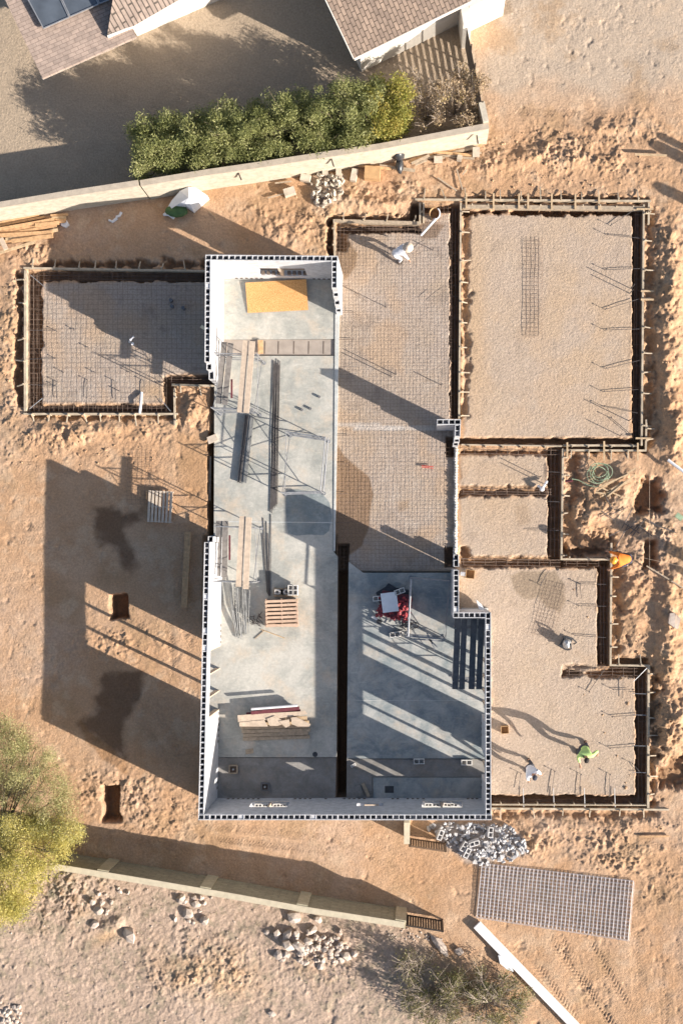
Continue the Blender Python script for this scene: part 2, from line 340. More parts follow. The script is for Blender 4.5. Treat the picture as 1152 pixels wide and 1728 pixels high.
# rough spoil zones
rough = np.zeros(X.shape)
for b_ in [(900, 260, 170, 45, -.05), (1050, 255, 120, 60), (1125, 560, 28, 230), (1120, 420, 30, 60), (1000, 850, 70, 60), (1080, 1000, 70, 90), (1120, 1200, 35, 120), (500, 375, 90, 40, .2), (640, 325, 90, 28, -.1),
           (110, 735, 90, 32), (230, 735, 60, 25), (330, 690, 30, 40), (1000, 1410, 170, 38), (20, 600, 22, 160), (60, 425, 80, 16), (240, 1350, 90, 50, .4), (200, 1090, 70, 30), (1050, 1480, 110, 60), (900, 1420, 70, 30),
           (1110, 900, 60, 90), (340, 1640, 90, 50), (90, 1500, 100, 60), (560, 1620, 60, 40), (150, 1340, 30, 40)]:
    rough = np.maximum(rough, blob(*b_))
for fl in ([(800, 1448), (1080, 1480), (1072, 1600), (795, 1560)], [(1060, 250), (1135, 250), (1135, 272), (1060, 272)], [(245, 820), (298, 820), (298, 890), (245, 890)], [(175, 990), (225, 990), (225, 1055), (175, 1055)], [(1070, 1402), (1135, 1402), (1135, 1420), (1070, 1420)]):
    rough = rough * (1 - .93 * (1 - ss(-3, 14, sdf(U, V, fl))))
lump = np.abs(fbm(X, Y, 1.9, 4, 51)) * 2
cl = fbm(X * .8, Y * 1.3, 2.6, 4, 61, .62)
yard = 1 - ss(-6, 6, sdf(U, V, [(-900, 370), (0, 352), (225, 315), (560, 268), (822, 228), (795, 60), (780, -600), (-900, -600)]))
yardR = 1 - ss(-40, 40, sdf(U, V, [(800, -600), (1700, -600), (1700, 160), (1000, 165), (850, 190), (815, 150)]) + n2 * 90)
bot = ss(-8, 8, (V - (1455 + (U - 85) * .178)) + 0 * V) * (1 - ss(-30, 60, U - 700 + (V - 1600) * -.55))
h = big * .12 + n2 * .07 * (.3 + rough) + n1 * .018 + n3 * .006
n5 = fbm(X, Y, 6.0, 3, 33, .7); n6 = np.random.RandomState(4).rand(*X.shape) - .5
rough = rough * (.55 + .75 * ss(-.15, .2, n2 + n1 * .5)); ridge = (.5 - np.abs(fbm(X * 1.0, Y * 1.6, 3.1, 3, 35, .65)) * 2.4)
pock = np.minimum(fbm(X, Y, 4.2, 2, 37, .6) + .16, 0)
clod = np.maximum(fbm(X, Y, 9.0, 2, 43, .8) - .06, 0); clod2 = np.maximum(fbm(X * 1.3, Y, 4.7, 3, 47, .8) - .08, 0)
rough_h = rough * .68
h = h + rough_h * (.10 * cl - lump * .03 + .06 + n1 * .05 + n5 * .09 + n3 * .08 + ridge * .03 + n6 * .030 + pock * .30 + clod * .38 + clod2 * .35)
h = h + (1 - rough) * (n5 * .02 + n6 * .004 + np.minimum(fbm(X, Y, 2.3, 3, 39, .7) + .17, 0) * .22)
# shaped heaps of spoil
for cx, cy, rx, ry, a, hh in [(1130, 480, 22, 95, .05, .30), (1128, 640, 20, 90, -.05, .28), (1140, 730, 22, 45, 0, .40), (1130, 1000, 30, 60, 0, .25), (1125, 1110, 22, 60, .1, .35), (1140, 1215, 24, 60, 0, .35), (1110, 1250, 16, 40, 0, .25),
                              (990, 870, 26, 26, 0, .30), (1045, 830, 20, 50, .4, .18), (880, 268, 60, 14, -.2, .16), (960, 270, 50, 12, .1, .15), (560, 400, 14, 30, 0, .12), (110, 730, 60, 12, .15, .14), (190, 722, 40, 10, -.1, .14),
                              (325, 690, 18, 20, .3, .28), (1070, 1010, 18, 60, 0, .16), (640, 345, 60, 12, 0, .18), (978, 1125, 30, 3.5, 0, .16), (480, 385, 60, 25, .3, .12), (350, 1640, 70, 30, .2, .10), (1040, 215, 60, 10, 0, .10), (190, 1560, 26, 10, -.4, .14),
                              (1000, 1395, 120, 8, 0, .06), (505, 1590, 50, 24, .3, .2), (800, 1420, 60, 18, .2, .15), (560, 335, 36, 20, 0, .15), (1075, 890, 14, 30, 0, .14)]:
    h = h + blob(cx, cy, rx, ry, a) * hh * (1 + n1 * 1.2 + cl * .8)
# tyre tracks: a band along a line with chevron treads
def track(x0, y0, x1, y1, width, amp, per=6.0, bend=0):
    global h
    dx, dy = x1 - x0, y1 - y0; L = math.hypot(dx, dy); dx /= L; dy /= L
    t = (U - x0) * dx + (V - y0) * dy; sgn = -(U - x0) * dy + (V - y0) * dx + bend * (t / L - .5) ** 2 * 4
    m = ss(-8, 12, t) * (1 - ss(L - 12, L + 8, t))
    for o in (-width, width):
        s_ = sgn - o; e = (1 - ss(6, 9, np.abs(s_))) * m * ss(-.12, .05, n2 + .05)
        h = h - e * (amp * .7) + e * amp * np.sin((t + np.abs(s_) * .9) * 2 * math.pi / per)
track(905, 1590, 1010, 1740, 22, .022, 6.5); track(960, 1570, 1060, 1740, 20, .02, 6.5); track(1040, 1500, 1050, 1740, 26, .010, 6)
track(-10, 840, 60, 830, 16, .012, 5); track(0, 905, 75, 895, 10, .014, 5); track(0, 985, 70, 975, 10, .012, 5); track(10, 690, 70, 790, 10, .012, 5)
track(260, 1040, 262, 1180, 24, .012, 5); track(215, 1110, 290, 1300, 14, .012, 5, 20); track(330, 1400, 560, 1425, 10, .014, 5); track(1090, 1500, 1110, 1740, 20, .012, 5)
track(1120, 1480, 1135, 1740, 14, .014, 5); track(1060, 1390, 1040, 1500, 12, .012, 5); track(10, 760, 330, 800, 20, .012, 5); track(-10, 1060, 60, 1150, 16, .013, 5); track(140, 1400, 500, 1440, 12, .013, 5); track(560, 1400, 700, 1470, 14, .013, 5); track(1000, 60, 1160, 100, 18, .010, 5); track(870, 120, 1150, 150, 18, .009, 5); track(300, 1060, 315, 1180, 14, .012, 5)
track(860, 205, 1060, 215, 18, .014, 5); track(240, 1330, 330, 1390, 12, .014, 5); track(1010, 1380, 1150, 1470, 14, .014, 5)
# grass clods and stones in the lower yard
h = h + bot * (n3 * .018 + n5 * .018 + n6 * .010 + np.maximum(fbm(X, Y, 5.5, 3, 71) - .14, 0) * .16)
h = h * (1 - yard * .65) + yard * n3 * .012
pn = fbm(X, Y, 7.5, 4, 81, .7)
h = h * (1 - PM) + PM * (-.01 + pn * .015 + n1 * .008 + n3 * .004)
h = h * (1 - slabm) + slabm * -.30
tm = np.zeros(X.shape); dig = np.zeros(X.shape)
for p, dep, en, bev in TR:
    d = sdf(U, V, p) + (n1 * 2.4 + n3 * .8) * en * 1.15
    m = 1 - ss(-bev, bev * .6, d); big_ = m * (1 - slabm) if p[0] != (569, 918) else m
    nd = -dep * m
    new = np.where(m > 0, np.minimum(dig, nd), dig); dig = np.where(big_ > 0, new, dig); tm = np.maximum(tm, big_ * min(1, dep / .4))
h = h + dig + tm * (n1 * .05)
# colours of the soils (what the ground is made of, no light in it)
def C(r, g, b): return np.array([r, g, b])
sandc = C(.485, .298, .175); sand2 = C(.54, .36, .235); padc = C(.45, .372, .315); pad2 = C(.475, .38, .295); yardc = C(.435, .345, .255); dug = C(.270, .155, .082); damp = C(.180, .105, .060)
def mixc(a, b, m): return a * (1 - m[..., None]) + b * m[..., None]
c = mixc(np.broadcast_to(sandc, X.shape + (3,)), sand2, np.clip(.45 + n2 * 1.6 + n1 * .6, 0, 1))
c = mixc(c, C(.50, .37, .285), ss(.0, .5, big * 1.5 + n1 * .4) * .6)
c = mixc(c, yardc, yard); c = mixc(c, C(.475, .39, .31), np.clip(yardR, 0, 1) * .9); c = mixc(c, C(.46, .355, .285), bot * .85)
c = mixc(c, C(.52, .35, .21), np.maximum(blob(350, 1640, 95, 48, .2, 1.4), blob(180, 1580, 30, 12, -.5)) * .8)
c = mixc(c, C(.27, .235, .17), bot * ss(.02, .20, fbm(X, Y, 3.5, 4, 91, .7)) * .6)
c = mixc(c, C(.58, .44, .35), bot * ss(.05, .22, fbm(X, Y, 1.1, 4, 92, .6)) * .5)
c = mixc(c, C(.38, .25, .145), (1 - yard) * (1 - PM) * (1 - bot) * ss(.02, .24, fbm(X, Y, .7, 5, 93, .65)) * .55)
c = mixc(c, C(.60, .45, .32), (1 - yard) * (1 - PM) * (1 - bot) * ss(.05, .24, fbm(X, Y, 1.3, 5, 94, .65)) * .4)
c = mixc(c, C(.34, .27, .20), yard * ss(.02, .24, fbm(X, Y, .9, 5, 96, .65)) * .4)
c = mixc(c, C(.33, .30, .215), (blob(40, 1520, 130, 70) * ss(0, .2, fbm(X, Y, 2.5, 4, 95)) * .7 + blob(780, 1690, 150, 70) * ss(-.1, .2, n1) * .75) * (1 - yard))
pc = mixc(np.broadcast_to(padc, X.shape + (3,)), pad2, np.clip(.35 + n2 * 2.2, 0, 1))
pc = mixc(pc, C(.30, .245, .205), ss(.04, .26, fbm(X, Y, 1.5, 5, 97, .7)) * .65); pc = mixc(pc, C(.50, .43, .37), ss(.04, .26, fbm(X, Y, 1.9, 5, 98, .7)) * .6); pc = mixc(pc, C(.52, .37, .25), ss(.02, .22, fbm(X, Y, .55, 4, 99, .6)) * .6)
pc = mixc(pc, C(.48, .365, .27), ss(-30, 60, U - 790) * .55); pc = mixc(pc, C(.50, .36, .24), (blob(800, 550, 22, 230) + blob(980, 560, 90, 160) * ss(-.1, .2, n2) * .6 + blob(850, 840, 60, 60) * .6 + blob(260, 660, 25, 18) + blob(575, 740, 60, 60) * .4).clip(0, 1))
c = mixc(c, pc, PM)
c = mixc(c, C(.36, .225, .13), np.clip(rough * ss(-.02, .22, n1 + cl * .5) * .62, 0, 1) * (1 - PM))
c = mixc(c, dug, np.clip(tm * 1.1, 0, 1) * .85)
c = mixc(c, C(.40, .235, .12), (1 - ss(-8, 12, sdf(U, V, [(300, 730), (352, 732), (352, 900), (325, 850), (302, 800)]) + n1 * 14)) * .55)
def stain(poly, col, k, nz=10, soft=3):
    global c
    c = mixc(c, col, (1 - ss(-soft, soft, sdf(U, V, poly) + n2 * nz * 1.6 + n1 * nz * .8)) * k)
stain([(566, 745), (580, 770), (603, 790), (622, 805), (630, 835), (624, 870), (622, 890), (610, 920), (590, 935), (566, 938)], C(.25, .155, .09), .85, 3, 2)
stain([(858, 970), (880, 962), (935, 963), (950, 990), (954, 1015), (945, 1035), (925, 1028), (905, 1010), (880, 1012), (865, 990)], C(.27, .205, .145), .75, 8)
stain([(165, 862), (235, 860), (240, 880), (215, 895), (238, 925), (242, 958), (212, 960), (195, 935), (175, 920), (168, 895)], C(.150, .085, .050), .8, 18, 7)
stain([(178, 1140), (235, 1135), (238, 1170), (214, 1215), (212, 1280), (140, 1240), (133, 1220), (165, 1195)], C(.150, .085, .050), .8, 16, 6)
stain([(135, 1215), (212, 1280), (215, 1305), (180, 1290), (140, 1250)], C(.30, .17, .085), .7, 10)
stain([(571, 408), (590, 408), (603, 430), (600, 450), (585, 470), (571, 476)], C(.28, .18, .105), .8, 4)
stain([(828, 0), (862, 0), (868, 22), (845, 30), (838, 62), (832, 30)], C(.33, .245, .17), .7, 8)
stain([(706, 372), (748, 380), (735, 400), (712, 402)], C(.19, .13, .09), .8, 4)
stain([(60, 690), (95, 690), (95, 700), (60, 700)], damp, .4, 6)
stain([(870, 855), (890, 850), (893, 880), (876, 885)], C(.34, .24, .16), .5, 8, 5)
stain([(672, 845), (690, 842), (692, 860), (674, 862)], C(.36, .25, .16), .6, 5, 5)
stain([(722, 1387), (832, 1390), (880, 1410), (892, 1440), (810, 1460), (752, 1428)], C(.42, .38, .35), .8, 10, 6)
stain([(525, 298), (580, 300), (578, 340), (545, 355), (525, 330)], C(.40, .33, .27), .6, 8, 6)
for lx, ly in ((640, 722), (600, 716), (690, 722)):     # whitish spilt lime along the pour line
    stain([(lx - 40, ly - 3), (lx + 40, ly - 3), (lx + 45, ly + 4), (lx - 45, ly + 4)], C(.62, .58, .54), .6, 4)
ny_, nx_ = X.shape
co = np.empty((ny_ * nx_, 3), np.float32); co[:, 0] = X.ravel(); co[:, 1] = Y.ravel(); far = (np.abs(X) > 30) | (np.abs(Y) > 30)
co[:, 2] = np.where(far, 0, h).ravel()
me = bpy.data.meshes.new('ground'); idx = np.arange(ny_ * nx_, dtype=np.int32).reshape(ny_, nx_)
q = np.stack([idx[:-1, :-1], idx[:-1, 1:], idx[1:, 1:], idx[1:, :-1]], -1).reshape(-1, 4); nf = len(q)
me.vertices.add(len(co)); me.vertices.foreach_set('co', co.ravel()); me.loops.add(nf * 4); me.loops.foreach_set('vertex_index', q.ravel().astype(np.int32))
me.polygons.add(nf); me.polygons.foreach_set('loop_start', np.arange(0, nf * 4, 4, dtype=np.int32)); me.polygons.foreach_set('loop_total', np.full(nf, 4, np.int32))
me.update(calc_edges=True); me.polygons.foreach_set('use_smooth', np.ones(nf, bool))
at = me.color_attributes.new('soil', 'FLOAT_COLOR', 'POINT'); ca = np.ones((ny_ * nx_, 4), np.float32); ca[:, :3] = np.clip(c, 0, 1).reshape(-1, 3); at.data.foreach_set('color', ca.ravel())
gm = bpy.data.materials.new('ground_soil'); gm.use_nodes = True; n = gm.node_tree; b = n.nodes['Principled BSDF']; b.inputs['Roughness'].default_value = .95; b.inputs['Specular IOR Level'].default_value = .2
av = n.nodes.new('ShaderNodeVertexColor'); av.layer_name = 'soil'; g = n.nodes.new('ShaderNodeNewGeometry')
ns = n.nodes.new('ShaderNodeTexNoise'); ns.inputs['Scale'].default_value = 13; ns.inputs['Detail'].default_value = 9; ns.inputs['Roughness'].default_value = .75; n.links.new(g.outputs['Position'], ns.inputs[0])
mr = n.nodes.new('ShaderNodeMapRange'); mr.inputs[1].default_value = .25; mr.inputs[2].default_value = .75; mr.inputs[3].default_value = .66; mr.inputs[4].default_value = 1.32; n.links.new(ns.outputs[0], mr.inputs[0])
mu = n.nodes.new('ShaderNodeVectorMath'); mu.operation = 'SCALE'; n.links.new(av.outputs[0], mu.inputs[0]); n.links.new(mr.outputs[0], mu.inputs['Scale']); n.links.new(mu.outputs[0], b.inputs['Base Color'])
n2_ = n.nodes.new('ShaderNodeTexNoise'); n2_.inputs['Scale'].default_value = 11; n2_.inputs['Detail'].default_value = 9; n2_.inputs['Roughness'].default_value = .72; n.links.new(g.outputs['Position'], n2_.inputs[0])
bp = n.nodes.new('ShaderNodeBump'); bp.inputs['Distance'].default_value = .040; n.links.new(n2_.outputs[0], bp.inputs['Height']); n.links.new(bp.outputs[0], b.inputs['Normal'])
me.materials.append(gm); ground = bpy.data.objects.new('ground', me); COL.objects.link(ground); ground['kind'] = 'structure'
def gz(px, py):      # ground height under a photo pixel
    p = P(px, py); i = int(np.clip(np.searchsorted(ys, p.y), 0, ny_ - 1)); j = int(np.clip(np.searchsorted(xs, p.x), 0, nx_ - 1)); return float(h[i, j])

# ---------------------------------------------------------------- slabs (setting)
ZS = .10
def slab(name, pts, z1, m, z0=-.12, ref=None):
    o = MB().poly(pts, z0, z1).build(name, m); o['kind'] = 'structure'; return o
slab('concrete_slab', [(354, 455), (566, 455), (565, 572), (352, 573)], ZS, M['slab'])
slab('concrete_slab', [(362, 600.5), (564.5, 600.5), (562, 930), (569.5, 940), (567.5, 1278), (349, 1278), (354, 904), (361, 904)], ZS, M['slab'])
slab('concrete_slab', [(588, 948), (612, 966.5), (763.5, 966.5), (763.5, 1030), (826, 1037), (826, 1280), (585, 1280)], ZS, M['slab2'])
slab('lowered_slab', [(340, 1279), (567, 1279), (565, 1366), (340, 1366)], .04, M['slabrough'])
slab('lowered_slab', [(585, 1281), (826, 1281), (826, 1311), (628, 1311), (628, 1366), (584, 1366)], .04, M['slabrough'])
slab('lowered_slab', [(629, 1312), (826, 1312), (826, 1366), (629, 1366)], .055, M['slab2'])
slab('slab_edge', [(565.5, 487), (573, 487), (565, 930), (562.5, 930)], ZS + .03, M['slabedge'])
slab('sand_strip', [(365, 573.5), (564, 573), (564, 600), (363, 600)], .055, M['strip'])
mb = MB()
for i, xx in enumerate((447, 470, 496, 521, 546)): mb.bar(P(xx, 576, .057), P(xx - .5, 597, .057), .03, .012)
mb.bar(P(440, 599, .057), P(560, 599.5, .057), .03, .012); o = mb.build('strip_joint', mat('dark_joint', (.13, .10, .08), .9)); o['kind'] = 'structure'
# thin saw cut and mortar runs on slab
mb = MB(); mb.bar(P(362, 880, ZS + .002), P(562, 882, ZS + .002), .035, .006); mb.bar(P(600, 1182, ZS + .002), P(816, 1182, ZS + .002), .015, .006)
o = mb.build('slab_joint', M['slabedge']); o['kind'] = 'structure'

# ---------------------------------------------------------------- block walls
ZW = 3.10
CR = random.Random(99)
def wall_part(a, b, parent, top=ZW, th=.2, opens=(), z0=-.05, steps=None, m=None, extend=(0, 0), name='wall', cleanout=None):
    """a,b: photo pixels of the centre line measured at height ref; opens: (s0,s1,z0,z1) metres along; steps: list of (length from the b end, top)"""
    a = P(*a); b = P(*b); a.z = b.z = 0; d = (b - a); L = d.length; d.normalize(); nrm = Vector((-d.y, d.x, 0))
    a = a - d * extend[0]; L += extend[0] + extend[1]
    mb = MB(); HOL = .75; sh = .026
    def box(s0, s1, t0, t1, za, zb):
        if s1 - s0 < 1e-4 or zb - za < 1e-4: return
        mb.prism([tuple((a + d * s + nrm * t)[:2]) for s, t in ((s0, t0), (s1, t0), (s1, t1), (s0, t1))], za, zb)
    def solid(s0, s1, za, zb):
        if zb <= za: return
        box(s0, s1, -th / 2, th / 2, za, zb)
    def hollow(s0, s1, za, zb):
        zc = max(za, zb - HOL); solid(s0, s1, za, zc)
        box(s0, s1, -th / 2, -th / 2 + sh, zc, zb); box(s0, s1, th / 2 - sh, th / 2, zc, zb)
        nseg = max(1, round((s1 - s0) / .203)); st = (s1 - s0) / nseg
        for i in range(nseg + 1):
            c_ = s0 + i * st; w_ = .014 if i % 2 else .022
            e0 = max(s0, c_ - w_); e1 = min(s1, c_ + w_); box(e0, e1, -th / 2 + sh, th / 2 - sh, zc, zb - .004 - CR.random() * .03)
            if i < nseg: box(c_ + .03, c_ + st - .03, -th / 2 + sh, th / 2 - sh, zc, zb - (.03 if CR.random() < .05 else CR.uniform(.22, .6)))
    prof = [(0, L, top)]
    if steps:
        prof = []; s = L; segs = []
        for ln, tp in steps: segs.append((s - ln, s, tp)); s -= ln
        prof = [(0, s, top)] + segs[::-1]
    for p0, p1, tp in prof:
        cuts = sorted([o for o in opens if o[0] >= p0 - 1e-6 and o[1] <= p1 + 1e-6]); s = p0
        for o0, o1, oz0, oz1 in cuts:
            hollow(s, o0, z0, tp) if s < o0 else None
            solid(o0, o1, z0, oz0); hollow(o0, o1, oz1, tp); s = o1
        if s < p1: hollow(s, p1, z0, tp)
    ob = mb.build(name, m or M['block'], parent)
    # opening frames and studs are added by the caller
    if cleanout:                      # small inspection openings at the foot of the wall, set proud as dark recess liners
        side, lst = cleanout; k = MB()
        for s in lst:
            p = a + d * s + nrm * (side * (th / 2 + .004)); k.bar(p - d * .05 + Vector((0, 0, .20)), p + d * .05 + Vector((0, 0, .20)), .014, .14)
        k.build('cleanout', MATS['dark_joint'], ob)
    return ob, a, d, nrm, L
# lower U of walls
lw = empty('block_house_walls', P(590, 1200, 0), 'tall white hollow block walls enclosing the large southern room with window openings', 'block wall')
# west wall centre line at top: x 350 (y 905) -> 340 (y 1378); base values through P at z=ZW
def T(x, y): return (x, y, ZW)
s_m = lambda px: px / F * (H - ZW)
wL = s_m(1378 - 917)
ww, a, d, nrm, L = wall_part(T(349.5, 915), T(339.5, 1374), lw, opens=[(s_m(184), s_m(301), .03, 2.42)], extend=(.0, 0), cleanout=(1, [s_m(v) for v in (148, 158, 168, 178, 306, 316, 326, 336, 346, 356, 430, 440)]))
for k in (42, 82):
    p = a + d * s_m(184 + k); MB().bar(p + Vector((0, 0, .03)), p + Vector((0, 0, 2.42)), .19, .045, up=d).build('wall_post', M['paleplank'], ww)
p0 = a + d * (s_m(184) + .022); p1 = a + d * (s_m(301) - .022)
for p in (p0, p1): MB().bar(p + Vector((0, 0, .03)), p + Vector((0, 0, 2.42)), .19, .04, up=d).build('wall_post', M['paleplank'], ww)
wall_part((352.5, 905, 2.9), (352.2, 914.2, 2.9), lw, top=2.5)
# south wall
ws, a, d, nrm, L = wall_part(T(334.5, 1379.3), T(829, 1379.3), lw, opens=[(s_m(412 - 335), s_m(478 - 335), .85, 1.75), (s_m(598 - 335), s_m(644 - 335), 1.05, 1.55), (s_m(712 - 335), s_m(783 - 335), .75, 1.85)],
    cleanout=(1, [s_m(v) for v in (30, 39, 48, 57, 66, 75, 84, 150, 159, 168, 177, 205, 238, 247, 256, 265, 274, 325, 334, 352, 361, 370, 380, 460, 468, 476)]))
def loose_block(c, rz, label, group='loose concrete blocks', m=None, tilt=0, s=1.0, parent=None):
    mb = MB(); Lb, Wb, Hb, t = .40 * s, .20 * s, .20 * s, .032
    for x0, x1, y0, y1 in ((-Lb / 2, Lb / 2, -Wb / 2, -Wb / 2 + t), (-Lb / 2, Lb / 2, Wb / 2 - t, Wb / 2), (-Lb / 2, -Lb / 2 + t, -Wb / 2 + t, Wb / 2 - t), (Lb / 2 - t, Lb / 2, -Wb / 2 + t, Wb / 2 - t), (-t / 2, t / 2, -Wb / 2 + t, Wb / 2 - t)):
        mb.prism([(x0, y0), (x1, y0), (x1, y1), (x0, y1)], 0, Hb)
    mb.prism([(-Lb / 2 + t, -Wb / 2 + t), (Lb / 2 - t, -Wb / 2 + t), (Lb / 2 - t, Wb / 2 - t), (-Lb / 2 + t, Wb / 2 - t)], 0, .01)
    o = mb.build('concrete_block', m or M['blockpiece']); o.location = c; o.rotation_euler = (tilt, 0, rz); tag(o, label, 'block', group); return o
for i, (px, z) in enumerate(((424, .85), (436, .85), (456, .85), (467, .85))):
    p = a + d * s_m(px - 335); loose_block((p.x, p.y, z + .003), 0.03 * i, f'concrete block sitting on the sill of the left south window, {ORD[i]} from the west', 'blocks on the window sills', s=.62 if i % 2 else .7)
for i, (px, z) in enumerate(((724, .75), (737, .75), (757, .75), (769, .75))):
    p = a + d * s_m(px - 335); loose_block((p.x, p.y, z + .003), -0.04 * i, f'broken block on the rough sill of the right south window, {ORD[i]} from the west', 'blocks on the window sills', s=.7)
for px in (445, 747):
    p = a + d * s_m(px - 335); zz = (.85, 1.75) if px < 500 else (.75, 1.85)
    MB().bar(p + Vector((0, 0, zz[0])), p + Vector((0, 0, zz[1])), .19, .06, up=d).build('window_post', M['paleplank'], ws)
for x0, x1, z0 in ((412, 478, .85), (712, 783, .75)):
    MB().bar(a + d * (s_m(x0 - 335) + .01) + Vector((0, 0, z0 - .02)) + nrm * .115, a + d * (s_m(x1 - 335) - .01) + Vector((0, 0, z0 - .02)) + nrm * .115, .03, .06).build('window_sill', M['mortar'], ws)
p = a + d * s_m(621 - 335)
MB().bar(a + d * s_m(611 - 335) + Vector((0, 0, 1.09)), a + d * s_m(636 - 335) + Vector((0, 0, 1.09)), .14, .07).thing('wood_scrap', M['paleplank'], 'short pale timber offcut lying in the small middle opening of the south wall', 'board')
# east wall with two tall openings
yt = 1033
we, a, d, nrm, L = wall_part(T(823.3, 1034), T(823.6, 1374.2), lw, opens=[(s_m(1093 - yt), s_m(1222 - yt), .03, 2.32), (s_m(1283 - yt), s_m(1330 - yt), .03, 2.32)], cleanout=(-1, [s_m(v) for v in (20, 30, 40, 205, 215, 225, 310, 320)]))
for k in (30, 58, 84, 106):
    p = a + d * s_m(1093 - yt + k); MB().bar(p + Vector((0, 0, .03)), p + Vector((0, 0, 2.32)), .12, .075, up=d).build('wall_post', M['paleplank'], we)
p = a + d * s_m(1283 - yt + 24); MB().bar(p + Vector((0, 0, .03)), p + Vector((0, 0, 2.32)), .12, .06, up=d).build('wall_post', M['paleplank'], we)
wall_part(T(764.2, 1038.3), T(818.2, 1038.3), lw)
wall_part(T(769.3, 962), T(769.3, 1033.2), lw, steps=None)
wall_part((769, 945, 1.0), (769, 956, 1.0), lw, top=1.3)
wall_part((769, 936, .6), (769, 945.5, .6), lw, top=.7)
# upper room walls
uw = empty('block_room_walls', P(460, 550, 0), 'white hollow block walls around the small northern room, stepped at both open ends', 'block wall')
wn, a, d, nrm, L = wall_part(T(346.5, 434.3), T(569.5, 436.3), uw, opens=[(s_m(425 - 346), s_m(508 - 346), .65, 1.9)], cleanout=(-1, [s_m(v) for v in (33, 42, 51, 60, 69, 78, 172, 181, 190, 199, 208)]))
p = a + d * s_m(464 - 346); MB().bar(p + Vector((0, 0, .65)), p + Vector((0, 0, 1.9)), .19, .12, up=d).build('window_post', M['paleplank'], wn)
blk = MB()
for i in range(9):
    if i == 4: continue
    p = a + d * s_m(430 - 346 + i * 9.2); q_ = p + Vector((0, 0, .65 + .09))
    blk.bar(q_ - d * .06, q_ + d * .06, .12, .18)
blk.build('window_spacer', MATS['dark_joint'], wn)
wall_part(T(351, 439), T(349.8, 634), uw, steps=[(.28, 2.2), (.22, 2.7)], cleanout=None)
wall_part(T(564.2, 441), T(563.9, 504), uw, steps=[(.12, .7), (.14, 1.5), (.14, 2.3)], cleanout=None)
# stub wall in the middle
mw = empty('block_stub_walls', P(760, 730, 0), 'small L shaped white block stub wall standing between the mesh covered pad and the big pad', 'block wall')
wall_part((737, 712, 2.2), (777, 712, 2.2), mw, top=2.2)
wall_part((772, 717, 2.2), (771.5, 742, 2.2), mw, top=2.2, steps=[(.12, 1.3)])
wall_part((769.5, 741.5, .8), (768, 752, .8), mw, top=.8)
# mortar crusted footing strip
random.seed(3); mb = MB(); pts = []
for i in range(42):
    y = 752 + i * 4.5; x = 768.6 + .6 * math.sin(i * .9) - i * .02; pts.append((x, y))
for i in range(len(pts) - 1):
    a_, b_ = pts[i], pts[i + 1]; w0 = 3.2 + random.uniform(-.8, .9)
    mb.ell(P((a_[0] + b_[0]) / 2, (a_[1] + b_[1]) / 2, .05), (w0 / PX + .01, .075, .11 + random.uniform(-.03, .03)), 9, 6, .12, random)
mb.thing('mortar_footing', M['mortar'], 'crusty white mortar covered footing line running between the two block walls', 'footing', smooth=True)
# pipe slot parts of the wall footing beside the east return
MB().rect(778, 1026, 823, 1032.5, .0, .16).thing('footing_ledge', M['slabedge'], 'narrow pale concrete ledge at the foot of the short wall return', 'ledge')

# ---------------------------------------------------------------- tan fences
def fence_wall(pts, hgt, name, label, m, mcap, piers=(), th=.2, pm=None):
    root = empty(name, P(*pts[0]), label, 'wall')
    mb = MB(); cb = MB()
    for i in range(len(pts) - 1):
        a = P(*pts[i], hgt); b = P(*pts[i + 1], hgt); a.z = b.z = 0
        d = (b - a).normalized(); a2 = a; 
        mb.bar(a2 + Vector((0, 0, hgt / 2 - .05)), b + Vector((0, 0, hgt / 2 - .05)), th, hgt + .02)
        cb.bar(a2 + Vector((0, 0, hgt - .02)), b + Vector((0, 0, hgt - .02)), th + .02, .05)
    mb.build('wall_face', m, root); cb.build('coping', mcap, root)
    for px, py in piers:
        c_ = P(px, py, hgt); c_.z = 0
        MB().bar(c_ + Vector((0, 0, -.1)), c_ + Vector((0, 0, hgt - .02)), .30, .42, up=(P(*pts[1]) - P(*pts[0])).normalized()).build('pier', pm or m, root)
    return root
fence_wall([(-60, 356), (0, 345.5), (112, 327), (234, 308.5)], 1.75, 'garden_wall', 'pale tan block wall with a bright sunlit face, western length beside the lumber heap', M['fence'], M['cap'])
fence_wall([(237, 309), (340, 292), (430, 279), (520, 265), (640, 247), (730, 230), (824, 212)], 1.75, 'garden_wall', 'pale tan block wall running along the foot of the hedge to the corner', M['fence'], M['cap'])
fence_wall([(819.5, 205), (812, 172)], 1.9, 'garden_wall', 'short pale return wall at the corner of the hedge and the slatted fence', M['fence'], M['fence'])
for i, (x, y, hh) in enumerate(((230, 313, 1.1), (238, 316, 1.0))):
    MB().bar(P(x, y, hh), P(x + 8, y + 17, .05), .16, .05).thing('leaning_board', M['paleplank'], ['pale board leaning on the tan wall at the joint, nearer the west', 'pale board leaning on the tan wall at the joint, nearer the hedge'][i], 'board')
random.seed(5)
for i, (x, y) in enumerate(((402, 291), (559, 268), (804, 229))):
    p = P(x, y, 1.5); MB().bar(p, p + Vector((.06, -.16, -.4)), .05, .04).thing('wall_stick', M['iron'], ['thin dark stick propped on the tan wall behind the middle of the hedge', 'thin dark stick propped on the tan wall above the tan rubble', 'thin dark stick propped on the tan wall near its east corner'][i], 'stick')
fence_wall([(83, 1461), (236, 1486), (400, 1514), (520, 1536), (682, 1561)], 1.75, 'boundary_wall', 'long olive block boundary wall with a pale coping crossing the lower part of the site', M['fence2'], M['cap2'],
           piers=[(173, 1475), (346, 1504), (509, 1533), (675, 1559)], pm=mat('pier_block', (.44, .39, .27), .9))
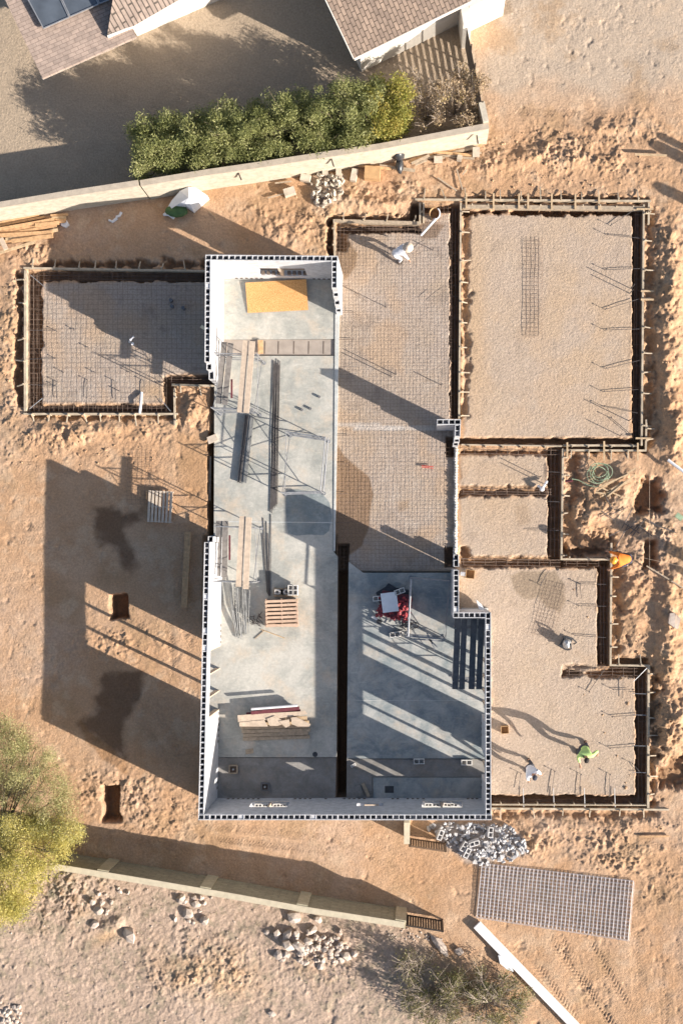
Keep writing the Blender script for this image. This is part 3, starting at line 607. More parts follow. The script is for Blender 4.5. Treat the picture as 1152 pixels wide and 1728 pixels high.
def gate(p0, p1, hgt, label, m, n=14, tiltm=None):
    a = P(*p0, hgt); b = P(*p1, hgt); a.z = b.z = 0; root = empty('picket_gate', a, label, 'gate')
    fr = MB(); fr.bar(a + Vector((0, 0, hgt - .03)), b + Vector((0, 0, hgt - .03)), .05, .06); fr.bar(a + Vector((0, 0, .15)), b + Vector((0, 0, .15)), .05, .06)
    fr.bar(a + Vector((0, 0, 0)), a + Vector((0, 0, hgt)), .06, .06); fr.bar(b, b + Vector((0, 0, hgt)), .06, .06); fr.build('frame', m, root)
    for i in range(n):
        p = a.lerp(b, (i + .6) / (n + .2)); MB().bar(p + Vector((0, 0, .181)), p + Vector((0, 0, hgt - .061)), .075, .02, up=(0, 1, 0)).build('picket', m, root)
gate((685, 1562), (747, 1572), 1.5, 'dark iron picket gate closing the east end of the boundary wall', M['iron'])
gate((690, 1428), (752, 1437), 1.4, 'brown picket gate panel standing between the short pale wall and the white rubble', mat('brown_iron', (.16, .10, .06), .7))
MB().bar(P(686, 1388, 1.6) - Vector((0, 0, .8)), P(686, 1424, 1.6) - Vector((0, 0, .8)), .21, 1.7).thing('short_wall', M['cap2'], 'short pale block wall sticking out south from the house wall beside the gate', 'wall')
# horizontal slat fence and side wall at the top
sf = empty('slat_fence', P(800, 100), 'dark metal fence of horizontal slats in the upper yard by the dry bushes', 'fence')
a = P(787, 44, 1.9); b = P(812, 172, 1.9); a.z = b.z = 0
for i in range(14):
    z = .12 + i * .129; MB().bar(a + Vector((0, 0, z)), b + Vector((0, 0, z)), .015, .076).build('slat', M['iron'], sf)
for i in range(5):
    p = a.lerp(b, i / 4) + Vector((.04, 0, 0)); MB().bar(p, p + Vector((0, 0, 1.95)), .05, .05).build('post', M['iron'], sf)
MB().bar(P(782, 2, 2.1) - Vector((0, 0, 1.0)), P(788, 42, 2.1) - Vector((0, 0, 1.0)), .30, 2.2).thing('yard_wall', M['stucco'], 'pale stucco wall end between the upper house and the slatted fence', 'wall')
MB().bar(P(790, 10, 2.1) - Vector((0, 0, 1.0)), P(852, -20, 2.1) - Vector((0, 0, 1.0)), .22, 2.2).thing('yard_wall', M['stucco'], 'sunlit white wall at the very top running east from the corner of the shingled house', 'wall')

# ---------------------------------------------------------------- houses at the top
def house(name, label, corner, ed, rd, le, lr, eave, slope, m, wallin=.6, wm=None):
    """corner pixel at eave height, ed eave direction, rd rake direction (world), sizes m"""
    c0 = P(*corner, eave); c0.z = 0; root = empty(name, c0, label, 'house')
    e = Vector(ed).normalized(); r = Vector(rd).normalized()
    pts = [c0, c0 + e * le, c0 + e * le + r * lr, c0 + r * lr]
    zz = [eave, eave, eave + lr * slope, eave + lr * slope]
    mb = MB(); v = [Vector((p.x, p.y, z)) for p, z in zip(pts, zz)]; v2 = [p - Vector((0, 0, .10)) for p in v]
    mb.add(v + v2, [(0, 1, 2, 3), (7, 6, 5, 4), (0, 4, 5, 1), (1, 5, 6, 2), (2, 6, 7, 3), (3, 7, 4, 0)]); rf = mb.build('roof', m, root)
    fb = MB(); fb.bar(v[0] - Vector((0, 0, .09)) - r * .02, v[1] - Vector((0, 0, .09)) - r * .02, .03, .16); fb.bar(v[0] - Vector((0, 0, .07)) - e * .02, v[3] - Vector((0, 0, .07)) - e * .02, .03, .14); fb.build('fascia', wm or M['stucco'], root)
    w_ = MB(); q0 = c0 + e * wallin + r * wallin; q1 = c0 + e * (le - .1) + r * wallin; q2 = q1 + r * (lr - wallin - .1); q3 = q0 + r * (lr - wallin - .1)
    w_.prism([tuple(p[:2]) for p in (q0, q1, q2, q3)], -.1, lambda x, y: eave - .11 + slope * max(0, (Vector((x, y, 0)) - c0).dot(r))); w_.build('wall', wm or M['stucco'], root)
    return root, v
eu = Vector((183, 90, 0)).normalized(); ru = Vector((-51, 98, 0)).normalized()
hr, hv = house('shingled_house', 'neighbouring house at the top centre with a brown grey shingle roof', (597, 98), eu, ru, 4.75, 7.5, 2.6, .28, M['roof'], .38)
# low porch of the left neighbour
e1 = Vector((111, 49, 0)).normalized(); r1 = Vector((-64, 132, 0)).normalized()
c0 = P(72, 132, 2.5); c0.z = 0
ph = empty('porch_house', c0, 'neighbouring house in the top left corner with pinkish shingles and solar panels', 'house')
def ZR(p): return 2.5 + max(0, (p - c0).dot(r1)) * .10
q = [P(72, 132, 2.5), P(230, 62, 2.5), P(224, 46, 2.55), P(181, 62, 2.6), P(212, -80, 3.0), P(-30, -80, 3.2)]
pts = [Vector((p.x, p.y, 0)) for p in q]
mb = MB(); mb.prism([tuple(p[:2]) for p in pts], lambda x, y: ZR(Vector((x, y, 0))) - .12, lambda x, y: ZR(Vector((x, y, 0)))); mb.build('porch_roof', M['roof2'], ph)
fb = MB(); fb.bar(P(72, 132.5, 2.42), P(230, 62.5, 2.42), .03, .15); fb.build('fascia', M['stucco'], ph)
# main roof plane, rising to the hip line
v = [P(181, 61, 2.62), P(226, 44, 2.62), P(330, -16, 2.62), P(300, -90, 3.9), P(200, -60, 4.2)]
mb = MB(); lo = [p - Vector((0, 0, .12)) for p in v]; n_ = len(v)
mb.add(v + lo, [tuple(range(n_ - 1, -1, -1)), tuple(range(n_, 2 * n_))] + [(i, (i + 1) % n_, n_ + (i + 1) % n_, n_ + i) for i in range(n_)]); mb.build('main_roof', M['roof3'], ph)
fb = MB(); fb.bar(P(182, 62, 2.60), P(227, 45, 2.54), .04, .16); fb.bar(P(227, 45, 2.54), P(332, -16, 2.54), .04, .16); fb.build('gutter', M['stucco'], ph)
wl = MB(); wl.prism([tuple(P(*p, 0)[:2]) for p in ((232, 61), (385, -6), (350, -90), (200, 15))], -.1, 2.36); wl.build('wall', M['stucco'], ph)
wl = MB(); wl.prism([tuple(P(*p, 2.4)[:2]) for p in ((110, 30), (190, -5), (180, -60), (60, -60))], -.1, 2.40); wl.build('porch_wall', M['stucco'], ph)
for i, (qa) in enumerate((((46, -4), (72, 45), (115, 26), (92, -24)), ((94, -25), (117, 25), (165, 4), (141, -46)), ((143, -47), (167, 3), (182, -3), (158, -53)))):
    v = [P(*p, 2.95) for p in qa]; v = [Vector((p.x, p.y, ZR(Vector((p.x, p.y, 0))) + .16)) for p in v]
    mb = MB(); mb.add(v + [p - Vector((0, 0, .04)) for p in v], [(3, 2, 1, 0), (4, 5, 6, 7), (0, 1, 5, 4), (1, 2, 6, 5), (2, 3, 7, 6), (3, 0, 4, 7)]); pn_ = mb.build('solar_panel', M['solar'], ph)
    fr = MB()
    for k in range(4): fr.bar(v[k] + Vector((0, 0, .006)), v[(k + 1) % 4] + Vector((0, 0, .006)), .035, .05)
    fr.build('panel_frame', M['steel'], pn_)

# ---------------------------------------------------------------- formwork
random.seed(11)
def form_run(a, b, label, side=1, boards=((0, .07),), zt=.10, dep=.26, step=.75, blen=.32, brace=True, long_brace=(), m=None, ext=(0, 0)):
    A = P(*a, zt); B = P(*b, zt); A.z = B.z = 0; d = (B - A); L = d.length; d.normalize(); nr = Vector((-d.y, d.x, 0)) * side
    root = empty('form_board_run', A, label, 'formwork', 'timber formwork around the footing trenches')
    for off, wd in boards:
        mb = MB(); k = max(1, int(L / 3.6)); 
        for i in range(k):
            p = A + d * (L * i / k) + nr * off; q = A + d * (L * (i + 1) / k - .004) + nr * off
            j = random.uniform(-.01, .01); z = zt - dep / 2 + random.uniform(-.006, .006); mb.bar(p + Vector((0, 0, z)) + nr * j, q + Vector((0, 0, z)) + nr * j, wd, dep)
        mb.build('form_board', m or M['formwood'], root)
    t = .35
    while t < L - .1:
        st = MB(); p = A + d * t + nr * (boards[-1][0] + .06 if boards[-1][0] > 0 else .06); st.bar(p + Vector((0, 0, -.35)), p + Vector((random.uniform(-.02, .02), random.uniform(-.02, .02), zt + random.uniform(.03, .12))), .045, .045); st.build('stake', M['formwood'], root)
        if brace:
            bl = blen * random.uniform(.7, 1.3); ang = random.uniform(-.35, .35) if random.random() < .5 else 0
            br = MB(); e = p + (nr * math.cos(ang) + d * math.sin(ang)) * bl; br.bar(p - nr * .06 + Vector((0, 0, zt + .025)), e + Vector((0, 0, -.02 if random.random() < .4 else .03)), .04, .035); br.build('brace', M['formwood'], root)
        t += step * random.uniform(.75, 1.25)
    for s, l0, l1 in long_brace:
        p = A + d * (s * L); MB().bar(p - nr * l0 + Vector((0, 0, zt + .045)), p + nr * l1 + Vector((0, 0, zt + .05)), .065, .035).build('cross_brace', M['wood'], root)
    return root
FR = [((40, 452), (350, 457), 'form board run along the north side of the left pad', 1, {}), ((43.5, 456), (43, 694), 'form board run along the west side of the left pad', -1, dict(boards=((0, .10),), step=1.1)),
      ((40, 698), (300, 698), 'form board run along the south side of the left pad', -1, dict(step=.8)), ((294, 655), (295, 718), 'short form board run at the notch of the left pad', 1, dict(brace=False)), ((290, 649), (362, 651), 'form board run under the northern room, closing the notch', -1, dict(step=.6)),
      ((564, 372), (708, 376), 'form board run along the north side of the mesh covered pad', 1, dict(boards=((0, .13),), step=.9, m=M['oldwood'])), ((564, 370), (565, 432), 'short form board run beside the northern room\'s east wall', -1, dict(brace=False)),
      ((708, 342), (708, 378), 'short form board run at the jog of the mesh covered pad', 1, dict(brace=False)), ((714, 342), (714, 376), 'second short form board run at the jog beside the tub', -1, dict(brace=False)),
      ((700, 336), (1098, 338.5), 'outer form board run along the north side of the big pad', 1, dict(step=.7, blen=.36)), ((780, 348), (1086, 351), 'inner form board run along the north side of the big pad', 1, dict(boards=((0, .14),), brace=False, m=M['oldwood'], long_brace=[(.02, .1, .5), (.17, .1, .5), (.31, .1, .5), (.36, .1, .5), (.49, .1, .5), (.62, .1, .5), (.75, .1, .5)])),
      ((777.5, 342), (774.5, 706), 'long form board run between the mesh covered pad and the big pad', 1, dict(step=.95, blen=.28)), ((1086, 345), (1082, 752), 'long form board run along the east side of the big pad', 1, dict(step=1.0, blen=.3, long_brace=[(.02, .3, .35), (.36, .1, .4), (.395, .1, .4), (.97, .25, .35)])),
      ((1094.5, 342), (1094, 378), 'short outer form board run at the north east corner of the big pad', 1, dict(brace=False)), ((1089.5, 708), (1088.5, 762), 'short outer form board run at the south east corner of the big pad', 1, dict(step=.5)),
      ((950, 751), (1074, 751.5), 'inner form board run south of the big pad', -1, dict(brace=False, long_brace=[(.05, .1, .5), (.55, .15, .6)])), ((948, 760), (1089, 760.5), 'outer form board run south of the big pad', -1, dict(step=.7, blen=.25, long_brace=[(.9, .3, .4)])),
      ((949.5, 757), (947, 944), 'form board run along the east side of the two small pads', 1, dict(step=.85, blen=.2)), ((778, 750.5), (948, 753), 'thin form board run above the upper small pad', -1, dict(boards=((0, .045),), brace=False)),
      ((945, 943.5), (1030, 944), 'form board run north of the lower pad beside the orange worker', 1, dict(step=.8, brace=False)), ((1031, 916), (1029.5, 1124), 'form board run along the east side of the lower pad', 1, dict(step=.95, blen=.2)),
      ((1028, 1123), (1094, 1124), 'form board run at the jog of the lower pad', 1, dict(step=.7)), ((1093.5, 1122), (1092.5, 1364), 'form board run along the lower pad\'s south eastern side', 1, dict(boards=((0, .085),), step=.8, blen=.28)),
      ((829, 1364.5), (1128, 1366.5), 'outer form board run along the south edge of the lower pad', -1, dict(boards=((0, .07),), step=1.0, blen=.28)), ((829, 1358), (1090, 1359), 'inner form board run along the south edge of the lower pad', 1, dict(boards=((0, .04),), brace=False))]
for a, b, lb, sd_, kw in FR: form_run(a, b, lb, sd_, **kw)

# rebar cages inside trenches
def cage(a, b, wd, label, z=-.12, nl=3, step=.42, m=None, layers=2):
    A = P(*a, z); B = P(*b, z); A.z = B.z = 0; d = (B - A); L = d.length; d.normalize(); nr = Vector((-d.y, d.x, 0))
    root = empty('rebar_cage', A, label, 'rebar cage', 'rebar cages in the footing trenches'); mb = MB()
    for l_ in range(layers):
        for i in range(nl):
            o = nr * (wd * (i / (nl - 1) - .5) + random.uniform(-.02, .02)); k = 8
            MB().tube([A + d * (L * j / k) + o + nr * random.uniform(-.012, .012) + Vector((0, 0, z - l_ * .25 + random.uniform(-.01, .01))) for j in range(k + 1)], .011, 4).build('long_bar', m or M['rust'], root)
    t = .1
    while t < L: MB().tube([A + d * t - nr * wd * .55 + Vector((0, 0, z + .015)), A + d * t + nr * wd * .55 + Vector((0, 0, z + .015)), A + d * t + nr * wd * .55 + Vector((0, 0, z - .28))], .008, 4).build('tie_bar', m or M['rust'], root); t += step
CG = [((57, 462), (57, 692), .3, 'rebar cage in the west trench of the left pad'), ((75, 466), (345, 468), .22, 'rebar cage in the north trench of the left pad'), ((48, 690), (288, 690), .2, 'rebar cage in the south trench of the left pad'), ((285, 640), (360, 641), .2, 'short rebar cage in the notch of the left pad'),
      ((768, 350), (766, 704), .22, 'long rebar cage in the trench between the mesh covered pad and the big pad'), ((1075, 358), (1072, 742), .22, 'rebar cage in the east trench of the big pad'), ((570, 386), (755, 384), .15, 'rebar cage in the north trench of the mesh covered pad'),
      ((778, 757), (945, 759), .35, 'rusty rebar cage above the upper small pad'), ((777, 829), (930, 830), .22, 'rusty rebar cage between the two small pads'), ((936, 760), (935, 940), .3, 'rebar cage in the trench east of the small pads'), ((777, 948), (945, 950), .22, 'rusty rebar cage below the lower small pad'),
      ((1018, 955), (1018, 1120), .26, 'rebar cage in the east trench of the lower pad'), ((955, 1133), (1075, 1134), .28, 'rebar cage crossing the sandy bump of the lower pad'), ((1082, 1140), (1082, 1355), .28, 'rebar cage in the south eastern trench of the lower pad'), ((832, 1353), (1085, 1353), .18, 'rebar cage in the south trench of the lower pad'), ((950, 951), (1012, 951), .2, 'short rebar cage in the trench beside the orange worker')]
for a, b, wd, lb in CG: cage(a, b, wd, lb, z=.02 if 'rusty' in lb or 'bump' in lb else -.1)

# welded wire mats
def wire_mat(poly_or_rect, step, label, z=.028, r=.0038, m=None, rot=0, name='wire_mat', clip=None, wob=.012):
    x0, y0, x1, y1 = poly_or_rect; A = P((x0 + x1) / 2, (y0 + y1) / 2, z); wx = (x1 - x0) / PX / 2; wy = (y1 - y0) / PX / 2
    mb = MB(); c_, s_ = math.cos(rot), math.sin(rot)
    def pt(u, v_, zz): return Vector((A.x + u * c_ - v_ * s_, A.y + u * s_ + v_ * c_, zz))
    def ok(p): return clip is None or clip(p.x * PX + NX, NY - p.y * PX)
    def line(f, L):
        k = max(2, int(2 * L / .5)); run = []
        for j in range(k + 1):
            p = f(-L + 2 * L * j / k)
            if ok(p): run.append(p + Vector((0, 0, random.uniform(-wob, wob))))
            else:
                if len(run) > 1: mb.tube(run, r, 3)
                run = []
        if len(run) > 1: mb.tube(run, r, 3)
    u = -wx
    while u <= wx + 1e-6: uu = u + random.uniform(-.006, .006); line(lambda t: pt(uu + .01 * math.sin(t * 1.3 + u), t, z), wy); u += step
    v_ = -wy
    while v_ <= wy + 1e-6: vv_ = v_ + random.uniform(-.006, .006); line(lambda t: pt(t, vv_ + .012 * math.sin(t * 1.1 + v_), z + .01), wx); v_ += step
    return mb.thing(name, m or M['rust'], label, 'wire mesh', 'welded wire mats laid on the pads')
wire_mat((50, 460, 350, 696), .19, 'wire mesh mat covering the whole left pad', r=.0042, clip=lambda x, y: y < 634 or x < 290)
wire_mat((568, 376, 762, 551), .138, 'wire mesh mat on the north half of the tall central pad', z=.03)
wire_mat((568, 552.5, 762, 722), .138, 'wire mesh mat crossing the long shadow on the tall central pad', z=.034)
wire_mat((716, 344, 760, 378), .15, 'small wire mesh mat at the tub', z=.07)
wire_mat((567, 724, 764, 960), .152, 'wire mesh mat over the brown damp patch', r=.0042)
wire_mat((886, 401, 914, 568), .16, 'narrow loose wire mesh strip lying on the big pad', z=.05, r=.007)
wire_mat((907, 982, 948, 1075), .14, 'tilted wire mesh scrap on the stained lower pad', z=.045, rot=-.25, r=.005)
wire_mat((215, 760, 262, 850), .17, 'faint wire mesh piece lying in the sand beside the wooden pallet', z=.05, r=.005)

# rebar dowels lying from the pads across trenches: (x0,y0 pin end)->(x1,y1)
def rod(a, b, z0, z1, label, r=.011, m=None, group=None, name='rebar_rod', cat='rebar', pin=0.0):
    mb = MB(); A = P(*a, z0); B = P(*b, z1); mb.tube([A, A.lerp(B, .5) + Vector((0, 0, .01)), B], r, 5)
    if pin: mb.tube([A - Vector((0, 0, .1)), A + Vector((0, 0, pin))], r, 5); mb.ell(A + Vector((0, 0, pin)), (.03, .03, .02), 6, 4)
    return mb.thing(name, m or M['rebar'], label, cat, group)
G1 = 'rebar dowels lying across the east trench of the big pad'
for i, (a, b) in enumerate((((1030, 380), (1072, 352)), ((1024, 396), (1080, 402)), ((1021, 455), (1080, 453)), ((1021, 522), (1078, 504)), ((1021, 557), (1078, 555)), ((1021, 622), (1078, 608)), ((1018, 661), (1076, 657)), ((1018, 686), (1075, 697)), ((1030, 705), (1066, 735)))):
    rod(a, b, .06, .07, f'rebar dowel across the east trench of the big pad, {ORD[i]} from the top', group=G1, pin=.16)
G2 = 'leaning rebar stakes on the pads'
for i, (x, y, hh, lb) in enumerate(((1064, 487, .8, 'upper leaning rebar stake at the middle of the big pad\'s east edge'), (1062, 495, .7, 'lower leaning rebar stake at the middle of the big pad\'s east edge'), (1060, 710, .8, 'rebar stake near the big pad\'s south east corner'), (1045, 735, .6, 'low rebar stake at the big pad\'s south east corner'), (745, 650, .5, 'rebar stake near the south end of the long central trench'),
        (668, 632, .95, 'tall rebar stake at the middle of the central pad'), (659, 635, .9, 'rebar stake just west of the tallest one on the central pad'), (651, 518, .85, 'rebar stake with a white collar south of the white clad worker'), (730, 422, .35, 'short rebar stake east of the white clad worker'), (910, 805, .7, 'rebar stake on the upper small pad'), (920, 818, .8, 'rebar stake at the white pipe on the upper small pad'),
        (245, 600, .3, 'rebar stake in the middle of the left pad'), (202, 660, .2, 'rebar stake at the south rim of the left pad'))):
    A = P(x, y, 0); mb = MB(); mb.tube([A + Vector((0, 0, -.05)), A + Vector((0, 0, hh))], .018, 6); mb.thing('rebar_stake', M['rebar'], lb, 'stake', G2)
G3 = 'hooked rebar pins on the left pad'
for i, (a, b) in enumerate((((95, 558), (45, 557)), ((126, 556), (124, 558)), ((149, 586), (150, 588)), ((95, 605), (45, 606)), ((106, 627), (107, 629)), ((160, 628), (161, 630)), ((219, 628), (220, 630)), ((95, 643), (96, 672)), ((148, 641), (147, 672)), ((193, 642), (196, 674)), ((243, 642), (242, 664)), ((94, 651), (48, 649)))):
    rod(a, b, .05, .06, f'short rebar pin on the left pad, {ORD[i]} reading from the top', group=G3, pin=.10)
G4 = 'rebar pins on the lower pad'
for i, (a, b, wh) in enumerate((((911, 987), (926, 962), 'north west one at the stain'), ((976, 985), (1022, 986), 'eastward one in the upper corner'), ((975, 1022), (1022, 1023), 'second eastward one'), ((969, 1072), (1022, 1076), 'eastward one beside the dark tool'), ((993, 1167), (1020, 1128), 'slanting one below the sandy bump'), ((1050, 1140), (1050, 1178), 'upright one of the small cross'), ((1033, 1163), (1062, 1164), 'level one of the small cross'),
        ((1032, 1209), (1085, 1206), 'first below the cross'), ((1028, 1262), (1085, 1258), 'second below the cross, right of the green shirt'), ((1066, 1288), (1078, 1302), 'short diagonal one near the corner'), ((878, 1305), (874, 1332), 'left of the white shirt worker\'s feet line'), ((935, 1301), (930, 1340), 'between the two workers'), ((979, 1306), (976, 1342), 'south of the green shirt'), ((1028, 1306), (1027, 1345), 'southernmost right one'), ((978, 985), (980, 1010), 'bent one next to the east trench'))):
    rod(a, b, .05, .06, f'rebar pin on the lower pad, {wh}', group=G4, pin=.12)
for i, y in enumerate((1170, 1206, 1258, 1303)):
    rod((1066, y), (1090, y + 1), .05, .06, f'pale bar bridging the south eastern trench, {ORD[i]} from the top', m=M['steel'], group='pale bars bridging the trench', r=.012)
for i, x in enumerate((882, 933, 985, 1036)):
    rod((x, 1330), (x + 1, 1362), .05, .06, f'pale bar bridging the south trench of the lower pad, {ORD[i]} from the west', m=M['steel'], group='pale bars bridging the trench', r=.012)
for i, y in enumerate((796, 846, 894)):
    rod((888 if i == 2 else 924, y), (946, y + 1), .05, .06, f'bar bridging the trench east of the small pads, {ORD[i]} from the top', group='bars bridging the trench', r=.012)
for i, (x0, y0, x1) in enumerate(((568, 482, 590), (568, 527, 600), (567, 573, 598), (567, 735, 590), (567, 783, 588), (567, 833, 588), (567, 882, 590))):
    rod((x0, y0), (x1, y0), .08, .07, f'dowel sticking out of the slab edge onto the mesh, {ORD[i]} from the top', m=M['rust'], group='dowels out of the slab edge', r=.010)
for i, (a, b) in enumerate((((52, 464), (78, 486)), ((50, 690), (72, 672)), ((270, 672), (288, 694)), ((1092, 1126), (1068, 1150)))):
    rod(a, b, .08, .08, ['diagonal tie bar in the north west corner of the left pad', 'diagonal tie bar in the south west corner of the left pad', 'diagonal tie bar in the south east corner of the left pad', 'greenish diagonal tie bar at the jog of the lower pad'][i], m=M['steel'], r=.014)
for i, (x0, y0, x1, y1) in enumerate(((588, 485, 620, 510), (705, 420, 722, 408), (712, 505, 728, 490), (726, 508, 752, 488))):
    rod((x0, y0), (x1, y1), .07, .07, f'stray thin wire on the mesh covered pad, {ORD[i]} from the west', m=M['rust'], r=.007)

# ---------------------------------------------------------------- scaffolds
def scaffold(cn, z, label, guard=False):
    """cn: four photo pixels of the post tops NW, NE, SE, SW"""
    q = [P(x, y, z) for x, y in cn]; c_ = sum(q, Vector()) / 4; c_.z = ZS; root = empty('scaffold_tower', c_, label, 'scaffold', 'scaffold towers on the slab'); r = .022
    for a, b in ((0, 1), (3, 2)):
        mb = MB()
        for i in (a, b): mb.tube([Vector((q[i].x, q[i].y, ZS)), q[i] + Vector((0, 0, .12))], r, 8)
        for zz in (z, z - .38, z - 1.0, z - 1.45):
            if zz > ZS + .1: mb.tube([Vector((q[a].x, q[a].y, zz)), Vector((q[b].x, q[b].y, zz))], r * .9, 8)
        A, B = q[a], q[b]
        for t in (.18, .82):
            p = A.lerp(B, t); mb.tube([Vector((p.x, p.y, z)), Vector((p.x, p.y, z - 1.0))], r * .7, 6)
        mb.build('end_frame', M['tube'], root)
        for i in (a, b): MB().tube([Vector((q[i].x, q[i].y, ZS + .002)), Vector((q[i].x, q[i].y, ZS + .03))], .07, 10).build('base_plate', M['tube'], root)
    for a, b in ((0, 3), (1, 2)):
        mb = MB(); A, B = q[a], q[b]
        mb.tube([Vector((A.x, A.y, z - .15)), Vector((B.x, B.y, z - 1.3))], .013, 6); mb.tube([Vector((A.x + .03, A.y, z - 1.3)), Vector((B.x + .03, B.y, z - .15))], .013, 6); mb.build('cross_brace', M['tube'], root)
    if guard:
        mb = MB(); mb.tube([q[1] + Vector((0, 0, .1)), q[2] + Vector((0, 0, .1))], .020, 8); mb.tube([q[1] + Vector((.10, 0, -.1)), q[2] + Vector((.10, 0, -.1))], .020, 8); mb.build('guard_rail', M['steel'], root)
scaffold(((364, 596), (434, 598), (427, 690), (357, 688)), 2.2, 'scaffold tower under the planks in the north west corner of the slab')
scaffold(((482, 728), (549, 738), (541, 829), (474, 831)), 1.85, 'empty scaffold tower in the middle of the slab with crossed braces', True)
scaffold(((362, 888), (430, 890), (425, 983), (356, 981)), 2.2, 'scaffold tower at the west wall end carrying dark and pale planks')
scaffold(((692, 976), (758, 981), (750, 1079), (686, 1074)), 1.85, 'empty scaffold tower beside the red netted block stack', False)
MB().tube([P(693.5, 978, 1.95), P(688.5, 1074, 1.95)], .03, 8).thing('guard_pole', M['steel'], 'pale steel pole lying along the top of the scaffold by the red netted stack', 'pole')
scaffold(((768, 1060), (816, 1060), (812, 1150), (764, 1150)), 2.3, 'scaffold tower under four dark planks inside the east wall')
def plank(a, b, wpx, z, label, m, group=None, name='plank', th=.045):
    A = P(*a, z); B = P(*b, z); mb = MB(); k = 3; mb.bar(A, B, wpx / PX * .98, th); return mb.thing(name, m, label, 'plank', group)
GP = 'scaffold planks'
plank((378.5, 577), (368.5, 681), 9, 1.25, 'dark grey scaffold plank at the west edge of the slab, outer of the pair', M['greyplank'], GP)
plank((389.5, 579), (379, 683), 9.5, 1.28, 'dark grey scaffold plank at the north west, inner of the pair', M['greyplank'], GP)
plank((415, 575), (405, 696), 9.5, 2.26, 'pale scaffold plank at the north west, left of the pair', M['paleplank'], GP)
plank((426, 576), (415.5, 697), 9, 2.29, 'pale scaffold plank at the north west, right of the pair', M['paleplank'], GP)
plank((370, 879), (367, 972), 10.5, 1.25, 'grey scaffold plank on the west tower, nearest the wall', M['greyplank'], GP)
plank((380.5, 879), (378.5, 974), 9.5, 1.28, 'grey scaffold plank on the west tower, second from the wall', M['greyplank'], GP)
plank((409.5, 871), (403, 990), 10, 2.26, 'tan scaffold plank on the west tower, left of the pale pair', M['paleplank'], GP)
plank((420, 873), (414.5, 994), 9.5, 2.29, 'tan scaffold plank on the west tower, right of the pale pair', M['paleplank'], GP)
for i, (x0, x1, wd) in enumerate(((772, 767.5, 10), (783, 778.5, 9.5), (799, 795, 10), (812, 807.5, 9.5))):
    plank((x0, 1044 + i % 2), (x1, 1163), wd, 2.36 + .02 * (i % 2), f'dark scaffold plank inside the east wall, {ORD[i]} from the west', M['darkplank'], GP)
# door boards / reddish leaf pieces under planks
plank((391, 640), (391, 672), 3, .8, 'narrow maroon board under the north west planks', M['maroon']); plank((387.5, 903), (387.5, 945), 3, .8, 'narrow maroon board hanging by the west tower', M['maroon'])
# bundle of grey metal channels
for i in range(5):
    o_ = i * 3.3; plank((415 + o_ * .95, 700 + (i % 2)), (402 + o_ * .95, 814 + (i % 3)), 2.9 if i != 1 else 2.2, ZS + .12 + .03 * (i % 2), 'grey metal channel in the tied bundle leaning across the slab', M['greybar'] if i > 1 else M['rebar'], 'grey metal channels in a bundle', 'metal_channel', .05)
# long rebar bundle
random.seed(21)
for i in range(9):
    x = 460.5 + i * 1.35; y0 = random.uniform(606, 618); y1 = random.uniform(850, 870); spr = (i - 4) * 1.1
    mb = MB(); mb.tube([P(x + 1, y0, ZS + .03), P(x - 1 - .5, (y0 + y1) / 2, ZS + .04 + .02 * (i % 3)), P(457 + i * 1.2 + spr * .3, y1, ZS + .03)], .014, 5)
    mb.thing('rebar_rod', M['rebar'], 'long dark rebar rod in the straight bundle down the middle of the slab', 'rebar', 'rebar rods in the long bundle')
for i, (x0, y0, x1, y1) in enumerate(((444, 874, 452, 1003), (449.5, 880, 453.5, 1006), (457, 868, 455.5, 1006), (442.5, 900, 450.5, 1000), (452, 900, 454.5, 1004))):
    mb = MB(); mb.tube([P(x0, y0, ZS + .02), P((x0 + x1) / 2 + .6, (y0 + y1) / 2, ZS + .03), P(x1, y1, ZS + .03)], .013, 5)
    mb.thing('rebar_rod', M['rebar'], 'thin dark rebar rod in the spread bundle above the pallet', 'rebar', 'rebar rods above the pallet')
for i in range(14):
    t = i / 13; x0 = 386 + t * 36 + random.uniform(-2, 2); x1 = 397 + t * 22 + random.uniform(-2, 2); y0 = 985 + random.uniform(-4, 6) + t * 8; y1 = 1078 - abs(t - .4) * 22 + random.uniform(-5, 5)
    mb = MB(); zt_ = random.uniform(.35, .55); mb.tube([P(x0, y0, zt_), P(.55 * x0 + .45 * x1 - 1, (y0 + y1) / 2, zt_ * .5 + .15), P(x1, y1, ZS + .05)], .019, 5)
    mb.thing('grey_rod', M['greybar'], 'grey rod in the fanned bundle leaning off the west scaffold', 'rod', 'grey rods in the fanned bundle')
for i in range(16):
    x = 432 + random.uniform(-10, 10); y = 1046 + random.uniform(-7, 7); a_ = random.uniform(0, 3.14); l_ = random.uniform(4, 8)
    mb = MB(); mb.tube([P(x - l_ * math.cos(a_), y - l_ * math.sin(a_), ZS + .02 + random.random() * .15), P(x, y, ZS + .1 + random.random() * .15), P(x + l_ * math.cos(a_), y + l_ * math.sin(a_), ZS + .02 + random.random() * .1)], .012, 4)
    mb.thing('wire_offcut', M['rebar'], 'short dark wire offcut in the little heap left of the slatted pallet', 'wire', 'wire offcuts beside the pallet')
